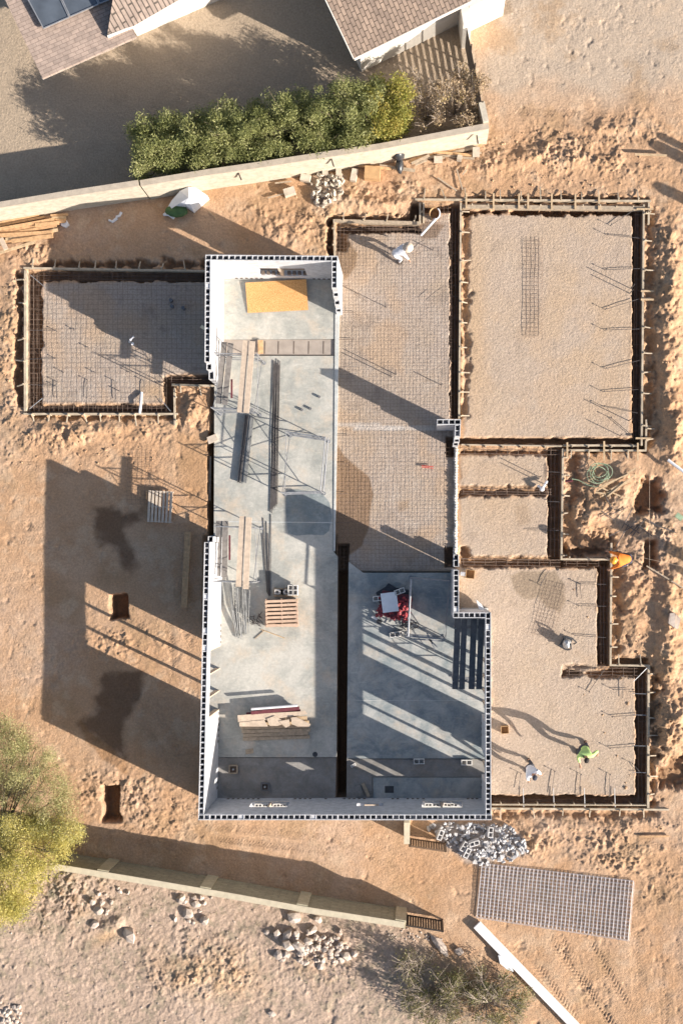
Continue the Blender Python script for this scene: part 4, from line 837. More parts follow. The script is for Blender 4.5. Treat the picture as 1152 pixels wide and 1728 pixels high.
# pallets
def pallet(cx, cy, wpx, hpx, z, label, m, horiz=True, rz=0, n=7):
    c_ = P(cx, cy, z); root = empty('wooden_pallet', (c_.x, c_.y, z - .14), label, 'pallet'); W = wpx / PX; Hh = hpx / PX; R_ = Matrix.Rotation(rz, 3, 'Z')
    def bx(x0, y0, x1, y1, z0, z1, nm):
        mb = MB(); pts = [R_ @ Vector((x, y, 0)) for x, y in ((x0, y0), (x1, y0), (x1, y1), (x0, y1))]
        mb.prism([(p.x + c_.x, p.y + c_.y) for p in pts], z0, z1); mb.build(nm, m, root)
    for i in range(n):
        t0 = -1 + 2 * i / n + .02; t1 = t0 + 2 / n * .62
        for zz, nm in ((z - .02, 'deck_board'), (z - .14, 'bottom_board')):
            if nm == 'bottom_board' and i % 3: continue
            if horiz: bx(-W / 2, Hh / 2 * t0, W / 2, Hh / 2 * t1, zz, zz + .02, nm)
            else: bx(W / 2 * t0, -Hh / 2, W / 2 * t1, Hh / 2, zz, zz + .02, nm)
    for s in (-1, 0, 1):
        if horiz: bx(s * (W / 2 - .03) - .02, -Hh / 2, s * (W / 2 - .03) + .02, Hh / 2, z - .118, z - .022, 'stringer')
        else: bx(-W / 2, s * (Hh / 2 - .03) - .02, W / 2, s * (Hh / 2 - .03) + .02, z - .118, z - .022, 'stringer')
    return root
M['palpink'] = mat('pinkish_pallet', (.56, .395, .29), .8, var=.12)
for k in range(4): pallet(474.5 + k * .3, 1034, 54, 47, .26 + .145 * k, ['bottom pallet of the reddish stack on the slab', 'second pallet up in the reddish stack on the slab', 'third pallet up in the reddish stack on the slab', 'top pallet of the reddish stack on the slab'][k], M['palpink'], rz=.02 * (k - 1))
M['palgrey'] = mat('greyish_pallet', (.56, .47, .38), .8, var=.15)
pallet(270.5, 855, 42, 53, .22, 'pale wooden pallet lying on the sand west of the slab', M['palgrey'], horiz=False, rz=-.05, n=7)
p_ = pallet(482, 999, 40, 16, .24, 'low pallet behind the reddish pallet stack, carrying blocks', M['oldwood'], n=4)
for i, (x, y, rz, z) in enumerate(((471, 999, 0, .245), (480, 999, 0, .245), (490, 996, 1.57, .245), (498, 996, 1.57, .245), (490, 996, 1.57, .448), (498, 996, 1.57, .448))):
    c_ = P(x, y, z + .2); loose_block((c_.x, c_.y, z), rz, ['block lying level at the west end of the low pallet', 'second level block on the low pallet', 'lower upright block of the inner pair on the low pallet', 'lower upright block of the outer pair on the low pallet', 'upper block of the inner pair on the low pallet', 'upper block of the outer pair on the low pallet'][i], s=.9 if i < 4 else 1)
MB().bar(P(440, 1062, ZS + .02), P(480, 1077, ZS + .02), .03, .03).thing('wood_stick', M['wood'], 'thin light stick lying south of the reddish pallets, sloping right', 'stick')
MB().bar(P(430, 1078, ZS + .02), P(446, 1064, ZS + .02), .03, .03).thing('wood_stick', M['oldwood'], 'short dark stick lying south west of the reddish pallets', 'stick')
MB().bar(P(499, 1014, .85), P(506, 1010, .85), .03, .03).thing('wood_stick', M['wood'], 'splinter of wood at the top right corner of the reddish pallets', 'stick')

# block stack with red net
random.seed(31)
c_ = P(665, 1020, ZS); st = empty('netted_block_stack', c_, 'pile of building blocks wrapped in red netting on the slab', 'block stack')
def rotrect(cx, cy, w_, h_, ang, z): 
    out = []
    for x, y in ((-w_ / 2, -h_ / 2), (w_ / 2, -h_ / 2), (w_ / 2, h_ / 2), (-w_ / 2, h_ / 2)):
        out.append(tuple(P(cx + x * math.cos(ang) - y * math.sin(ang), cy + x * math.sin(ang) + y * math.cos(ang), z)[:2]))
    return out
MB().prism(rotrect(665, 1020, 48, 40, .18, .7), ZS, .62).build('stack_core', M['maroon'], st)
mb = MB()
for i in range(190):
    x = random.uniform(-26, 27); y = random.uniform(-14, 24); a_ = .18; q = P(665 + x * math.cos(a_) - y * math.sin(a_), 1020 + x * math.sin(a_) + y * math.cos(a_), .7)
    mb.ell((q.x, q.y, .63 + random.uniform(-.12, .05)), (random.uniform(.03, .10), random.uniform(.03, .09), .05), 6, 4, .4, random)
mb.build('red_net', M['red'], st)
mb = MB(); pts = [(634, 1000), (650, 990), (655, 984), (668, 992), (690, 996), (692, 1012), (680, 1018), (640, 1018)]
mb.prism([tuple(P(x, y, .45)[:2]) for x, y in pts], ZS, .47); mb.thing('black_sheet', M['black'], 'crumpled black plastic sheet under the north side of the red netted stack', 'sheet')
mb = MB(); mb.prism(rotrect(657, 1016.5, 27, 33, -.13, .82), .735, .765); mb.thing('white_board', M['cloth'], 'square white sheet lying on top of the red netted stack', 'sheet')
for i, (x, y, rz, z) in enumerate(((674, 998, .35, .60), (637.5, 1010, .1, .48), (666, 1071, .15, ZS), (675, 1070, 1.0, ZS))):
    q = P(x, y, z + .2); loose_block((q.x, q.y, z + .002), rz, ['hollow block on the north east corner of the red netted stack', 'hollow block on the west corner of the red netted stack', 'hollow block standing on the slab south of the red netted stack', 'small broken block beside the one south of the red netted stack'][i], s=1 if i != 3 else .6)
mb = MB()
for i in range(34):
    a0 = random.uniform(0, 6.28); rr = random.uniform(.04, .17); q = P(687 + random.gauss(0, 7), 1054 + random.gauss(0, 4), .3); z = random.uniform(.12, .45)
    mb.tube([(q.x + rr * math.cos(a0 + k * .5) * 1.3, q.y + rr * math.sin(a0 + k * .5), z + .03 * k) for k in range(4)], .016, 4)
mb.thing('cable_tangle', M['black'], 'tangle of black cable at the foot of the scaffold south of the red netted stack', 'cable')
mb = MB(); mb.tube([P(627, 1040, ZS + .04), P(640, 1047, ZS + .04)], .05, 8); mb.thing('white_tube', M['pvc'], 'short white tube on the slab west of the cable tangle', 'tube')
mb = MB(); q = P(639, 1049, .2); mb.ell(q, (.1, .09, .1), 8, 6, .2, random); mb.thing('dark_bag', M['black'], 'small black lump at the end of the short white tube', 'bag')
# bits on scaffold C
for i, (a, b) in enumerate((((697, 1078), (748, 1082)), ((700, 1074), (745, 1077)), ((720, 1068), (735, 1100)), ((722, 1078), (738, 1092)))):
    MB().bar(P(*a, 1.2), P(*b, 1.2), .05, .04).thing('steel_strip', M['tube'], f'loose steel strip hanging on the south frame of the eastern scaffold, {ORD[i]} of four', 'steel strip', 'loose strips on the scaffold')

# OSB
mb = MB(); v = [P(414, 477, .22), P(516.5, 471, .30), P(520, 523, .16), P(418, 528, .14)]
mb.add(v + [p - Vector((0, 0, .02)) for p in v], [(3, 2, 1, 0), (4, 5, 6, 7), (0, 1, 5, 4), (1, 2, 6, 5), (2, 3, 7, 6), (3, 0, 4, 7)]); mb.thing('strand_board', M['osb'], 'orange strand board panel lying on the floor of the northern room', 'board')
MB().bar(P(439.5, 574, .2), P(440, 597, .14), .2, .04).thing('short_board', M['orangewood'], 'short orange board beside the sandy strip', 'board')
# slab fittings
for i, (x, y) in enumerate(((510, 692), (524, 690), (539, 670))):
    q = P(x, y, ZS); mb = MB(); mb.tube([q, q + Vector((0, 0, .12))], .05, 10); mb.thing('pipe_stub', M['pipegrey'], ['western pipe stub of the close pair in the slab', 'eastern pipe stub of the close pair in the slab', 'lone pipe stub north east of the pair in the slab'][i], 'pipe stub')
q = P(531.5, 1273, ZS); MB().tube([q + Vector((0, 0, .002)), q + Vector((0, 0, .012))], .10, 16).thing('drain_cover', M['black'], 'round black drain near the south end of the slab', 'drain')
def box_frame(x0, y0, x1, y1, z, label, m, filled=True):
    root = empty('form_box', P((x0 + x1) / 2, (y0 + y1) / 2, .04), label, 'box'); w_ = .05
    a = [P(x, y, z) for x, y in ((x0, y0), (x1, y0), (x1, y1), (x0, y1))]; mb = MB()
    for k in range(4): mb.bar(a[k] - Vector((0, 0, .05)), a[(k + 1) % 4] - Vector((0, 0, .05)), w_ if k % 2 else w_ * .9, .12)
    mb.build('frame', m, root)
    MB().rect(x0, y0, x1, y1, z - .09, z - .07).build('inner_floor', MATS['dark_joint'], root); q = P((x0 + x1) / 2, (y0 + y1) / 2, z)
    MB().tube([q - Vector((0, 0, .07)), q + Vector((0, 0, .02))], .04, 8).build('pipe', M['steel'], root)
box_frame(387, 1292, 400, 1305, .18, 'square timber box around a pipe near the south west corner', M['oldwood']); box_frame(441, 1322, 453, 1334, .15, 'square dark box around a pipe at the foot of the south wall', M['pipegrey'])
MB().rect(649, 1326.5, 664, 1338, .05, .062).thing('floor_hatch', M['black'], 'dark square hatch in the concrete near the south wall', 'hatch')
for i, (x, y) in enumerate(((706.5, 1285), (787, 1287))):
    q = P(x, y, .25); loose_block((q.x, q.y, .045), 0, ['single hollow block on the step below the smooth slab', 'single hollow block near the east wall'][i], s=1.05)
loose_block(P(596, 1291, .045), .5, 'broken block at the end of the black trench', s=.5); 
MB().bar(P(612, 1322, .1), P(622, 1344, .1), .12, .05).thing('board_offcut', M['oldwood'], 'short brown board leaning next to the flat grey paver', 'board')
MB().poly([(598, 1326), (608, 1324), (613, 1342), (600, 1346)], .04, .09).thing('flat_paver', M['slabrough'], 'flat grey broken paver near the south wall', 'paver')

# lumber stack bottom
random.seed(41)
def board(a, b, wd, z, th, label, m, group=None, name='lumber_board'):
    return MB().bar(P(*a, z), P(*b, z), wd, th).thing(name, m, label, 'board', group)
board((424, 1203), (505, 1195), .13, .45, .12, 'maroon steel beam on the south lumber stack, upper one', M['maroon'], name='maroon_beam')
board((416, 1205), (507, 1199.5), .12, .32, .12, 'maroon steel beam on the south lumber stack, lower one', M['maroon'], name='maroon_beam')
MB().tube([P(424, 1196.5, .58), P(502, 1190.5, .58)], .045, 8).thing('white_pipe', M['pvc'], 'white pipe lying on the maroon beams', 'pipe')
for i in range(6):
    y = 1214 + i * 6.4; z = .42 - i * .055; board((403 + i * 1.5 + random.uniform(-1, 2), y + 1), (521 + random.uniform(-5, 4), y - 2 + random.uniform(-1, 1)), .13, z, .06, f'lumber length in the south stack, {ORD[i]} from the top', M['oldwood'] if i > 1 else M['wood'], 'lumber in the south stack')
for i in range(4): board((410 + 3 * i, 1218 + 7 * i), (518, 1216 + 7 * i), .2, .30 - .06 * i, .09, f'deeper timber under the south stack, {ORD[i]} from the top', M['oldwood'], 'lumber in the south stack')
for i, pts in enumerate(([(401, 1207), (460, 1203), (515, 1200), (519, 1205), (458, 1214), (402, 1219)], [(404, 1219), (446, 1215), (452, 1226), (404, 1226)], [(450, 1213), (464, 1208), (475, 1215), (478, 1222), (468, 1225), (455, 1225)], [(470, 1217), (488, 1214), (489, 1225), (482, 1228)], [(491, 1211), (500, 1210), (512, 1216), (524, 1222), (522, 1226), (502, 1226), (492, 1222)])):
    MB().poly(pts, .47 + .018 * i, .485 + .018 * i).thing('plywood_scrap', M['paleplank'], ['long pale plywood strip on the south lumber stack', 'small pale plywood piece at the west end of the south lumber stack', 'five cornered pale plywood scrap on the south lumber stack', 'narrow pale plywood scrap on the south lumber stack', 'broken pale plywood scrap at the east end of the south lumber stack'][i], 'plywood')
for i in range(2): board((418, 1244 + 4 * i), (520, 1241 + 4 * i), .05, .14, .05, ['pair of thin boards south of the lumber stack, upper', 'pair of thin boards south of the lumber stack, lower'][i], M['paleplank'])
MB().poly([(414, 1265), (427, 1263), (428, 1271), (415, 1273)], ZS, ZS + .02).thing('paper_sheet', M['oldwood'], 'small tan sheet on the slab south of the lumber stack', 'sheet')

# timber on the sand
board((317.5, 898), (311, 1025), .24, .18, .09, 'long pale timber lying in the shaded sand west of the house', M['orangewood'])
board((1070, 260.5), (1124, 262.5), .07, .2, .07, 'pale timber lying in the dug sand at the upper right', M['wood'])
board((1078, 1412), (1128, 1411), .06, .1, .05, 'thin timber lying in the rough sand at the lower right', M['orangewood'])
mb = MB(); mb.bar(P(804, 1560, .13), P(990, 1752, .13), .34, .16); mb.thing('white_beam', M['white'], 'long white painted beam lying diagonally at the bottom edge', 'beam')
MB().poly([(840, 1612), (850, 1615), (862, 1630), (866, 1640), (855, 1636), (843, 1626)], .08, .22).thing('white_rag', M['cloth'], 'white cloth caught under the long white beam', 'cloth')
# lumber heap left
random.seed(51)
L1 = [(0, 372, 70, 358), (-20, 384, 76, 366), (-20, 381, 66, 362), (4, 386, 96, 372), (-10, 394, 98, 375), (-20, 402, 96, 380), (10, 404, 98, 388), (-10, 398, 90, 392), (20, 407, 90, 398), (-20, 414, 62, 404), (4, 408, 60, 402), (86, 364, 115, 362), (88, 368, 112, 367), (84, 373, 112, 372), (82, 376, 110, 374), (-30, 436, 60, 408), (-20, 390, 92, 370), (60, 380, 100, 376), (30, 394, 97, 385), (2, 376, 40, 369)]
for i, (x0, y0, x1, y1) in enumerate(L1):
    board((x0, y0), (x1, y1), random.uniform(.08, .14), .10 + .028 * (i % 9) + random.uniform(0, .02), .05, 'reddish board in the untidy lumber heap at the left edge', M['orangewood'] if i % 3 else M['wood'], 'boards in the left lumber heap')
board((2, 402), (11, 421), .17, .42, .06, 'broad pale board crossing the left lumber heap', M['paleplank'])
MB().poly([(103, 374), (112, 371), (116, 378), (110, 383), (103, 380)], .03, .2).thing('white_bucket', M['cloth'], 'crumpled white bag at the east end of the left lumber heap', 'bag')
# lumber near right fence
L2 = [(706, 262, 812, 244), (712, 268, 800, 250), (720, 266, 812, 258), (730, 256, 795, 262), (694, 276, 724, 262), (700, 278, 720, 270), (690, 272, 730, 258), (735, 267, 750, 266), (640, 280, 700, 288), (604, 279, 660, 285), (745, 262, 800, 268), (760, 250, 806, 246)]
for i, (x0, y0, x1, y1) in enumerate(L2):
    board((x0, y0), (x1, y1), random.uniform(.07, .13), .08 + .03 * (i % 5), .05, 'weathered board in the scrap line below the tan wall corner', M['oldwood'] if i % 3 else M['orangewood'], 'boards below the tan wall corner')
for i, (x, y, w_, h_, a_) in enumerate(((803, 255, 12, 14, 0), (739, 267, 14, 8, 0), (775, 265, 8, 8, .2), (628, 292, 26, 20, .08), (597, 294, 10, 20, .2), (548, 286, 9, 14, 0), (571, 286, 9, 16, 0), (515, 299, 17, 11, .2), (488, 322, 19, 12, -.3))):
    mb = MB(); mb.prism(rotrect(x, y, w_, h_, a_, .3), 0, .28 if i != 3 else .42); mb.thing('block_chunk', M['tanrubble'] if i != 3 else M['cardboard'], ['whole tan block standing at the east end of the board scraps', 'tan block among the board scraps', 'small tan block among the board scraps', 'big square cardboard box below the tan wall', 'narrow tan slab leaning left of the cardboard box', 'upright tan block west of the tan rubble top', 'upright tan block east of the tan rubble top', 'flat tan block at the north west of the tan rubble', 'lone tan block west of the tan rubble'][i], 'block' if i != 3 else 'box')
for i, (x0, y0, x1, y1) in enumerate(((464, 309, 492, 306), (452, 334, 482, 326), (738, 300, 770, 322), (770, 285, 780, 320), (780, 295, 787, 285))):
    board((x0, y0), (x1, y1), .05, .1, .04, ['thin stick above the lone tan block', 'thin stick left of the lone tan block', 'stick lying in the sand above the jog of the formwork', 'pale stick pointing down to the outer formwork', 'short pale stick near the outer formwork'][i], M['oldwood'], name='wood_stick')
# black bag
mb = MB(); mb.ell(P(672, 262, .5), (.24, .2, .35), 12, 8, .12, random); mb.ell(P(674, 280, .25), (.16, .3, .2), 10, 7, .12, random); mb.thing('black_bag', M['black'], 'shiny black plastic bag hanging against the tan wall', 'bag', smooth=True)
# white tarp sack
mb = MB(); pts = [(304, 322, .7), (318, 315, .8), (330, 317, .8), (350, 330, .5), (338, 341, .5), (326, 356, .3), (312, 345, .6), (295, 348, .3), (277, 360, .05), (290, 338, .4)]
v = [P(x, y, z) for x, y, z in pts]; cc = P(318, 334, .95); v2 = v + [cc]; f = [(i, (i + 1) % 10, 10) for i in range(10)]
lo = [Vector((p.x, p.y, 0.0)) for p in v]; mb.add(v2 + lo, [tuple(reversed(t)) for t in f] + [((i + 1) % 10, i, 11 + i, 11 + (i + 1) % 10) for i in range(10)]); mb.thing('white_sack', M['cloth'], 'big crumpled white sack below the tan wall with its corner spread', 'sack')
mb = MB(); mb.ell(P(298, 356, .2), (.45, .26, .16), 12, 7, .08, random); mb.thing('green_tarp', M['greenbag'], 'dark green tarp bulge at the mouth of the white sack', 'tarp', smooth=True)
mb = MB(); mb.tube([P(277, 362, .05), P(285, 362, .2), P(294, 368, .05)], .06, 6); mb.thing('white_rag', M['cloth'], 'narrow white rag in front of the green tarp', 'rag')
MB().bar(P(352, 357, .05), P(364, 368, .05), .03, .03).thing('wood_stick', M['wood'], 'small pale stick in the shaded sand right of the white sack', 'stick')
for i, (pts) in enumerate((((184, 371), (190, 374), (198, 368)), ((196, 366), (202, 364), (205, 358)))):
    mb = MB(); mb.tube([P(x, y, .06) for x, y in pts], .045, 5, .06); mb.thing('plastic_scrap', M['cloth'], ['white plastic scrap on the shaded sand, left half', 'white plastic scrap on the shaded sand, right half'][i], 'litter')
# tub and pole
q = P(733, 361, .35); mb = MB(); tb = empty('round_tub', (q.x, q.y, 0), 'round brown tub with a partly pale rim in the corner by the jog', 'tub')
mb = MB(); n_ = 20
for k in range(n_):
    a0 = 2 * math.pi * k / n_; a1 = 2 * math.pi * (k + 1) / n_
    mb.add([(q.x + r_ * math.cos(a_), q.y + r_ * 1.15 * math.sin(a_), z_) for a_, r_, z_ in ((a0, .17, .03), (a1, .17, .03), (a1, .21, .42), (a0, .21, .42))] + [(q.x + r_ * math.cos(a_), q.y + r_ * 1.15 * math.sin(a_), z_) for a_, r_, z_ in ((a0, .15, .05), (a1, .15, .05), (a1, .19, .42), (a0, .19, .42))], [(0, 1, 2, 3), (7, 6, 5, 4), (3, 2, 6, 7)])
mb.prism([(q.x + .155 * math.cos(2 * math.pi * k / n_), q.y + .178 * math.sin(2 * math.pi * k / n_)) for k in range(n_)], .03, .12); mb.build('tub_body', M['cardboard'], tb)
MB().tube([(q.x + .2 * math.cos(a_ * .35 - 1.9), q.y + .23 * math.sin(a_ * .35 - 1.9), .43) for a_ in range(9)], .024, 6).build('rim', M['cloth'], tb)
MB().tube([P(735, 369, .5), P(710, 397, .2)], .045, 8).thing('white_pole', M['pvc'], 'white pole reaching from the brown tub down onto the mesh', 'pole')
# pipes
mb = MB(); mb.tube([P(219, 577, .05), P(221, 573, .7), P(226, 568, .75)], .05, 8); mb.tube([P(224, 580, .02), P(224, 580, .6)], .06, 8); mb.thing('white_standpipe', M['pvc'], 'white standpipe rising from the middle of the left pad', 'pipe')
mb = MB(); mb.tube([P(239, 662, .05), P(238, 680, .2), P(236, 697, .12)], .05, 8); mb.thing('white_drainpipe', M['pvc'], 'white drain pipe crossing the south trench of the left pad', 'pipe')
for i, (x, y) in enumerate(((290, 516), (309, 519), (288, 506))):
    q = P(x, y, .2); MB().tube([(q.x, q.y, -.02), (q.x, q.y, .2)], .07, 10).thing('vent_stub', M['pipegrey'], ['dark vent stub in the shaded part of the left pad, west one', 'dark vent stub in the shaded part of the left pad, east one', 'dark vent stub in the shaded part of the left pad, northern one'][i], 'pipe stub')
mb = MB(); mb.tube([P(907, 820, .06), P(915, 824, .3), P(922, 812, .15)], .05, 8); mb.ell(P(914, 825, .2), (.1, .1, .08), 10, 6); mb.thing('white_trap', M['pvc'], 'white curved pipe trap at the corner of the upper small pad', 'pipe')
MB().tube([P(1126, 776, .4), P(1158, 800, .5)], .06, 8).thing('white_pipe', M['pvc'], 'white pipe sticking in from the right edge of the photo', 'pipe')
mb = MB(); mb.bar(P(340, 551, .5), P(348, 556, .8), .12, .06); mb.thing('cream_bracket', M['cream'], 'small cream bracket on the outside of the northern room\'s west wall', 'bracket')
mb = MB(); mb.bar(P(836, 738, .1), P(843, 740, .1), .01, .01)
for i, (x, y, s_, z, lb) in enumerate(((793, 969, 14, .32, 'open cardboard box beside the mortar covered wall'), (851.5, 1232, 12, .3, 'open cardboard box west of the green shirted worker'))):
    rt = empty('cardboard_box', P(x, y, 0), lb, 'box'); a_ = .12 if i == 0 else -.05
    for k in range(4):
        c0_ = rotrect(x, y, s_, s_, a_, z); p = Vector((*c0_[k], z / 2)); p2 = Vector((*c0_[(k + 1) % 4], z / 2)); MB().bar(p, p2, .015, z).build('side', M['cardboard'], rt)
    MB().prism(rotrect(x, y, s_ - 1, s_ - 1, a_, z), 0, .06).build('bottom', M['cardboard'], rt)
mb = MB(); mb.tube([P(777, 968, .15), P(785, 969, .2)], .08, 8); mb.thing('white_jug', M['cloth'], 'white jug between the wall end and the cardboard box', 'jug')
mb = MB(); mb.poly([(803, 1012), (812, 1020), (818, 1030), (808, 1028)], .16, .5); mb.thing('white_foam', M['cloth'], 'white foam wedge at the corner outside the short wall return', 'foam')
for s_ in (0, 2.2):
    mb = MB(); mb.bar(P(711, 786 + s_, .1), P(731, 787.5 + s_ * 1.4, .1), .025, .03); mb.thing('red_level', mat('red_tool', (.55, .06, .05), .5), ['red tool handle on the lower mesh mat, upper half', 'red tool handle on the lower mesh mat, lower half'][int(s_ > 0)], 'tool')
# tool by the lower pad
random.seed(61)
q = P(956, 1086, .3); tl = empty('power_tool', (q.x, q.y, 0), 'grey and dark motor tool standing on the lower pad', 'tool')
mb = MB(); mb.ell((q.x, q.y, .28), (.17, .2, .22), 10, 7, .12, random); mb.build('motor', M['steel'], tl)
mb = MB(); mb.bar((q.x - .15, q.y - .2, .04), (q.x + .1, q.y + .22, .04), .35, .06); mb.build('base', M['black'], tl)
mb = MB(); mb.tube([(q.x - .1, q.y + .15, .4), (q.x - .05, q.y + .3, .5), (q.x + .2, q.y + .2, .45), (q.x + .35, q.y + .05, .4), (q.x + .25, q.y - .02, .35)], .03, 6); mb.tube([(q.x, q.y - .25, .3), (q.x + .15, q.y - .2, .35), (q.x + .12, q.y, .45)], .03, 6); mb.build('handle', M['black'], tl)
# hose
mb = MB(); random.seed(5)
pts = []; cx, cy = 1011, 797
for k in range(90):
    a_ = k * .33; rr = 15 + 3 * math.sin(k * .13) + 2 * math.sin(k * .41); pts.append(P(cx + rr * 1.05 * math.cos(a_) + 2 * math.sin(k * .07), cy + rr * .9 * math.sin(a_) + 2.5 * math.cos(k * .09), .30 + .05 * math.sin(k * .9) + .0012 * k))
mb.tube(pts, .012, 5); mb.tube([pts[0], P(1006, 822, .3), P(990, 818, .25), P(975, 810, .22), P(964, 808, .22)], .018, 5)
mb.thing('garden_hose', M['greenhose'], 'coiled green hose on the dug sand right of the small pads', 'hose')
MB().tube([P(953, 812, .12), P(965, 811, .2)], .05, 8).thing('hose_nozzle', M['maroon'], 'pinkish valve at the end of the green hose beside the form board', 'valve')
# stakes and sticks on the spoil
for i, (x0, y0, x1, y1) in enumerate(((1005, 829, 1072, 790), (1003, 831, 1030, 834), (1010, 822, 1060, 800), (1014, 838, 1050, 812), (1020, 835, 1062, 812), (1024, 838, 1070, 801), (1016, 824, 1056, 842), (1030, 826, 1066, 806))):
    board((x0, y0), (x1, y1), .055, .30 + .03 * (i % 3), .04, 'pale wooden stake in the loose pile on the dug sand', M['wood'], 'wooden stakes on the dug sand', 'wooden_stake')
for i, (x0, y0, x1, y1) in enumerate(((1038, 922, 1060, 885), (1065, 860, 1048, 892), (1054, 884, 1078, 900), (1066, 905, 1088, 874), (1060, 903, 1080, 882), (1088, 875, 1104, 884), (1014, 862, 1036, 878), (1026, 905, 1046, 895), (1050, 898, 1066, 888), (1090, 880, 1140, 899), (1012, 872, 1030, 862), (1030, 868, 1055, 857), (1020, 836, 1034, 862), (1078, 888, 1100, 905))):
    rod((x0, y0), (x1, y1), .30, .22, 'dark rebar piece scattered on the dug sand right of the trench', group='scattered rebar on the dug sand', r=.018, name='rebar_piece')
mb = MB(); mb.tube([P(1095, 805, .35), P(1095, 962, .32)], .005, 4); mb.thing('string_line', M['paleplank'], 'pale string line stretched north to south over the two dug holes', 'string')
mb = MB(); mb.tube([P(1060, 936, .3), P(1152, 956, .3)], .005, 4); mb.thing('string_line', M['paleplank'], 'pale string line running east from the orange clad worker', 'string')
for i, (x0, y0, x1, y1) in enumerate(((1090, 955, 1132, 980), (1128, 978, 1165, 1000))):
    board((x0, y0), (x1, y1), .05, .35, .05, ['long thin timber lying on the sand right of the orange clad worker', 'thin timber lying at the right edge below the orange clad worker'][i], M['oldwood'])
MB().bar(P(1140, 868, .3), P(1150, 876, .3), .2, .1).thing('green_block', M['greenhose'], 'pale green block at the right edge beside the pit', 'block')
mb = MB(); mb.poly([(1130, 1035), (1138, 1034), (1138, 1060), (1127, 1052)], .05, .5); mb.thing('pale_stone', M['rock'], 'flat faced pale stone at the right edge, left one of the pair', 'stone')
mb = MB(); mb.poly([(1139, 1036), (1148, 1044), (1143, 1062), (1137, 1060)], .05, .35); mb.thing('pale_stone', M['rock'], 'flat faced pale stone at the right edge, right one of the pair', 'stone')
# stub dark trench liner at slab west: little board
mb = MB(); mb.poly([(349, 738), (364, 732), (368, 743), (352, 749)], .1, .18); mb.thing('grey_plank', M['palgrey'], 'short grey board bridging the narrow trench west of the slab', 'board')
MB().bar(P(355, 770, -.2), P(354, 845, -.2), .08, .05).thing('sunk_board', M['oldwood'], 'board lying down in the narrow trench west of the slab', 'board')
# mesh sheet stack
st = MB()
def quadpt(u, v_, z):
    A, B, C_, D = (814, 1457), (1069, 1487), (1060, 1587), (805, 1548)
    x = (A[0] * (1 - u) + B[0] * u) * (1 - v_) + (D[0] * (1 - u) + C_[0] * u) * v_; y = (A[1] * (1 - u) + B[1] * u) * (1 - v_) + (D[1] * (1 - u) + C_[1] * u) * v_
    p = P(x, y, z); p.z = z; return p
random.seed(71)
for k in range(6):
    mb = MB(); du = random.uniform(-.0065, .0065); dv = random.uniform(-.012, .012); z = .03 + .014 * k
    bulge = lambda u, v_: .04 * math.sin(math.pi * max(0, min(1, v_))) * math.sin(math.pi * max(0, min(1, u)) )
    for i in range(39): 
        u = i / 38; mb.tube([quadpt(u + du, v_ / 6 + dv, z + bulge(u, v_ / 6)) for v_ in range(7)], .0058, 4)
    for j in range(17):
        v_ = j / 16; mb.tube([quadpt(u / 8 + du, v_ + dv, z + .012 + bulge(u / 8, v_)) for u in range(9)], .0048, 4)
    mb.thing('mesh_sheet', M['meshsteel'], 'topmost grey steel mesh sheet of the stack on the sand' if k == 5 else 'lower grey steel mesh sheet under the topmost one of the stack on the sand', 'wire mesh', 'stacked steel mesh sheets')

# ---------------------------------------------------------------- rocks and rubble
def rock_mesh(seed, flat=.7):
    rs = random.Random(seed); import bmesh
    bm = bmesh.new(); bmesh.ops.create_icosphere(bm, subdivisions=1, radius=.5)
    for v in bm.verts: v.co *= rs.uniform(.72, 1.15); v.co.z *= flat
    for _ in range(3):
        nrm = Vector((rs.uniform(-1, 1), rs.uniform(-1, 1), rs.uniform(-.2, 1))).normalized(); dd = rs.uniform(.28, .4)
        for v in bm.verts:
            t = v.co.dot(nrm)
            if t > dd: v.co -= nrm * (t - dd)
    me_ = bpy.data.meshes.new('rock'); bm.to_mesh(me_); bm.free(); return me_
def chip_mesh(seed):
    rs = random.Random(seed); mb = MB(); n_ = rs.choice((4, 5, 4)); pts = [(.5 * math.cos(6.283 * k / n_ + rs.uniform(-.4, .4)) * rs.uniform(.6, 1.1), .5 * math.sin(6.283 * k / n_ + rs.uniform(-.4, .4)) * rs.uniform(.5, 1)) for k in range(n_)]
    mb.prism(pts, -.2, .2); me_ = bpy.data.meshes.new('chip'); me_.from_pydata([tuple(v) for v in mb.v], [], mb.f); return me_
ROCKS = [rock_mesh(100 + i) for i in range(9)]; CHIPS = [chip_mesh(200 + i) for i in range(9)]
cache = {}
def rock(x, y, s, m, label, group, name='rock', cat='rock', z=None, pool=ROCKS, sc=None, rz=None, tilt=.4):
    k = (random.randrange(len(pool)), m, id(pool))
    if k not in cache: me_ = pool[k[0]].copy(); me_.materials.clear(); me_.materials.append(M[m]); cache[k] = me_
    o = bpy.data.objects.new(name, cache[k]); COL.objects.link(o); p = P(x, y); o.location = (p.x, p.y, (gz(x, y) if z is None else z) + s * .10)
    o.scale = sc or (s * random.uniform(.8, 1.3), s * random.uniform(.7, 1), s * random.uniform(.7, 1)); o.rotation_euler = (random.uniform(-tilt, tilt), random.uniform(-tilt, tilt), rz if rz is not None else random.uniform(0, 6.28)); tag(o, label, cat, group); return o
random.seed(81)
for x, y, s in ((167, 1508, .24), (178, 1509, .2), (158, 1521, .32), (173, 1523, .28), (189, 1522, .24), (167, 1536, .5), (181, 1537, .22), (160, 1558, .42), (203, 1503, .28), (217, 1505, .24), (180, 1541, .2), (200, 1498, .2)):
    rock(x, y, s, 'rock', 'pale rock in the loose group below the western part of the boundary wall', 'pale rocks in the western group')
rock(219, 1577, .68, 'rock', 'largest pale boulder, lying alone in a hollow below the western rock group', None)
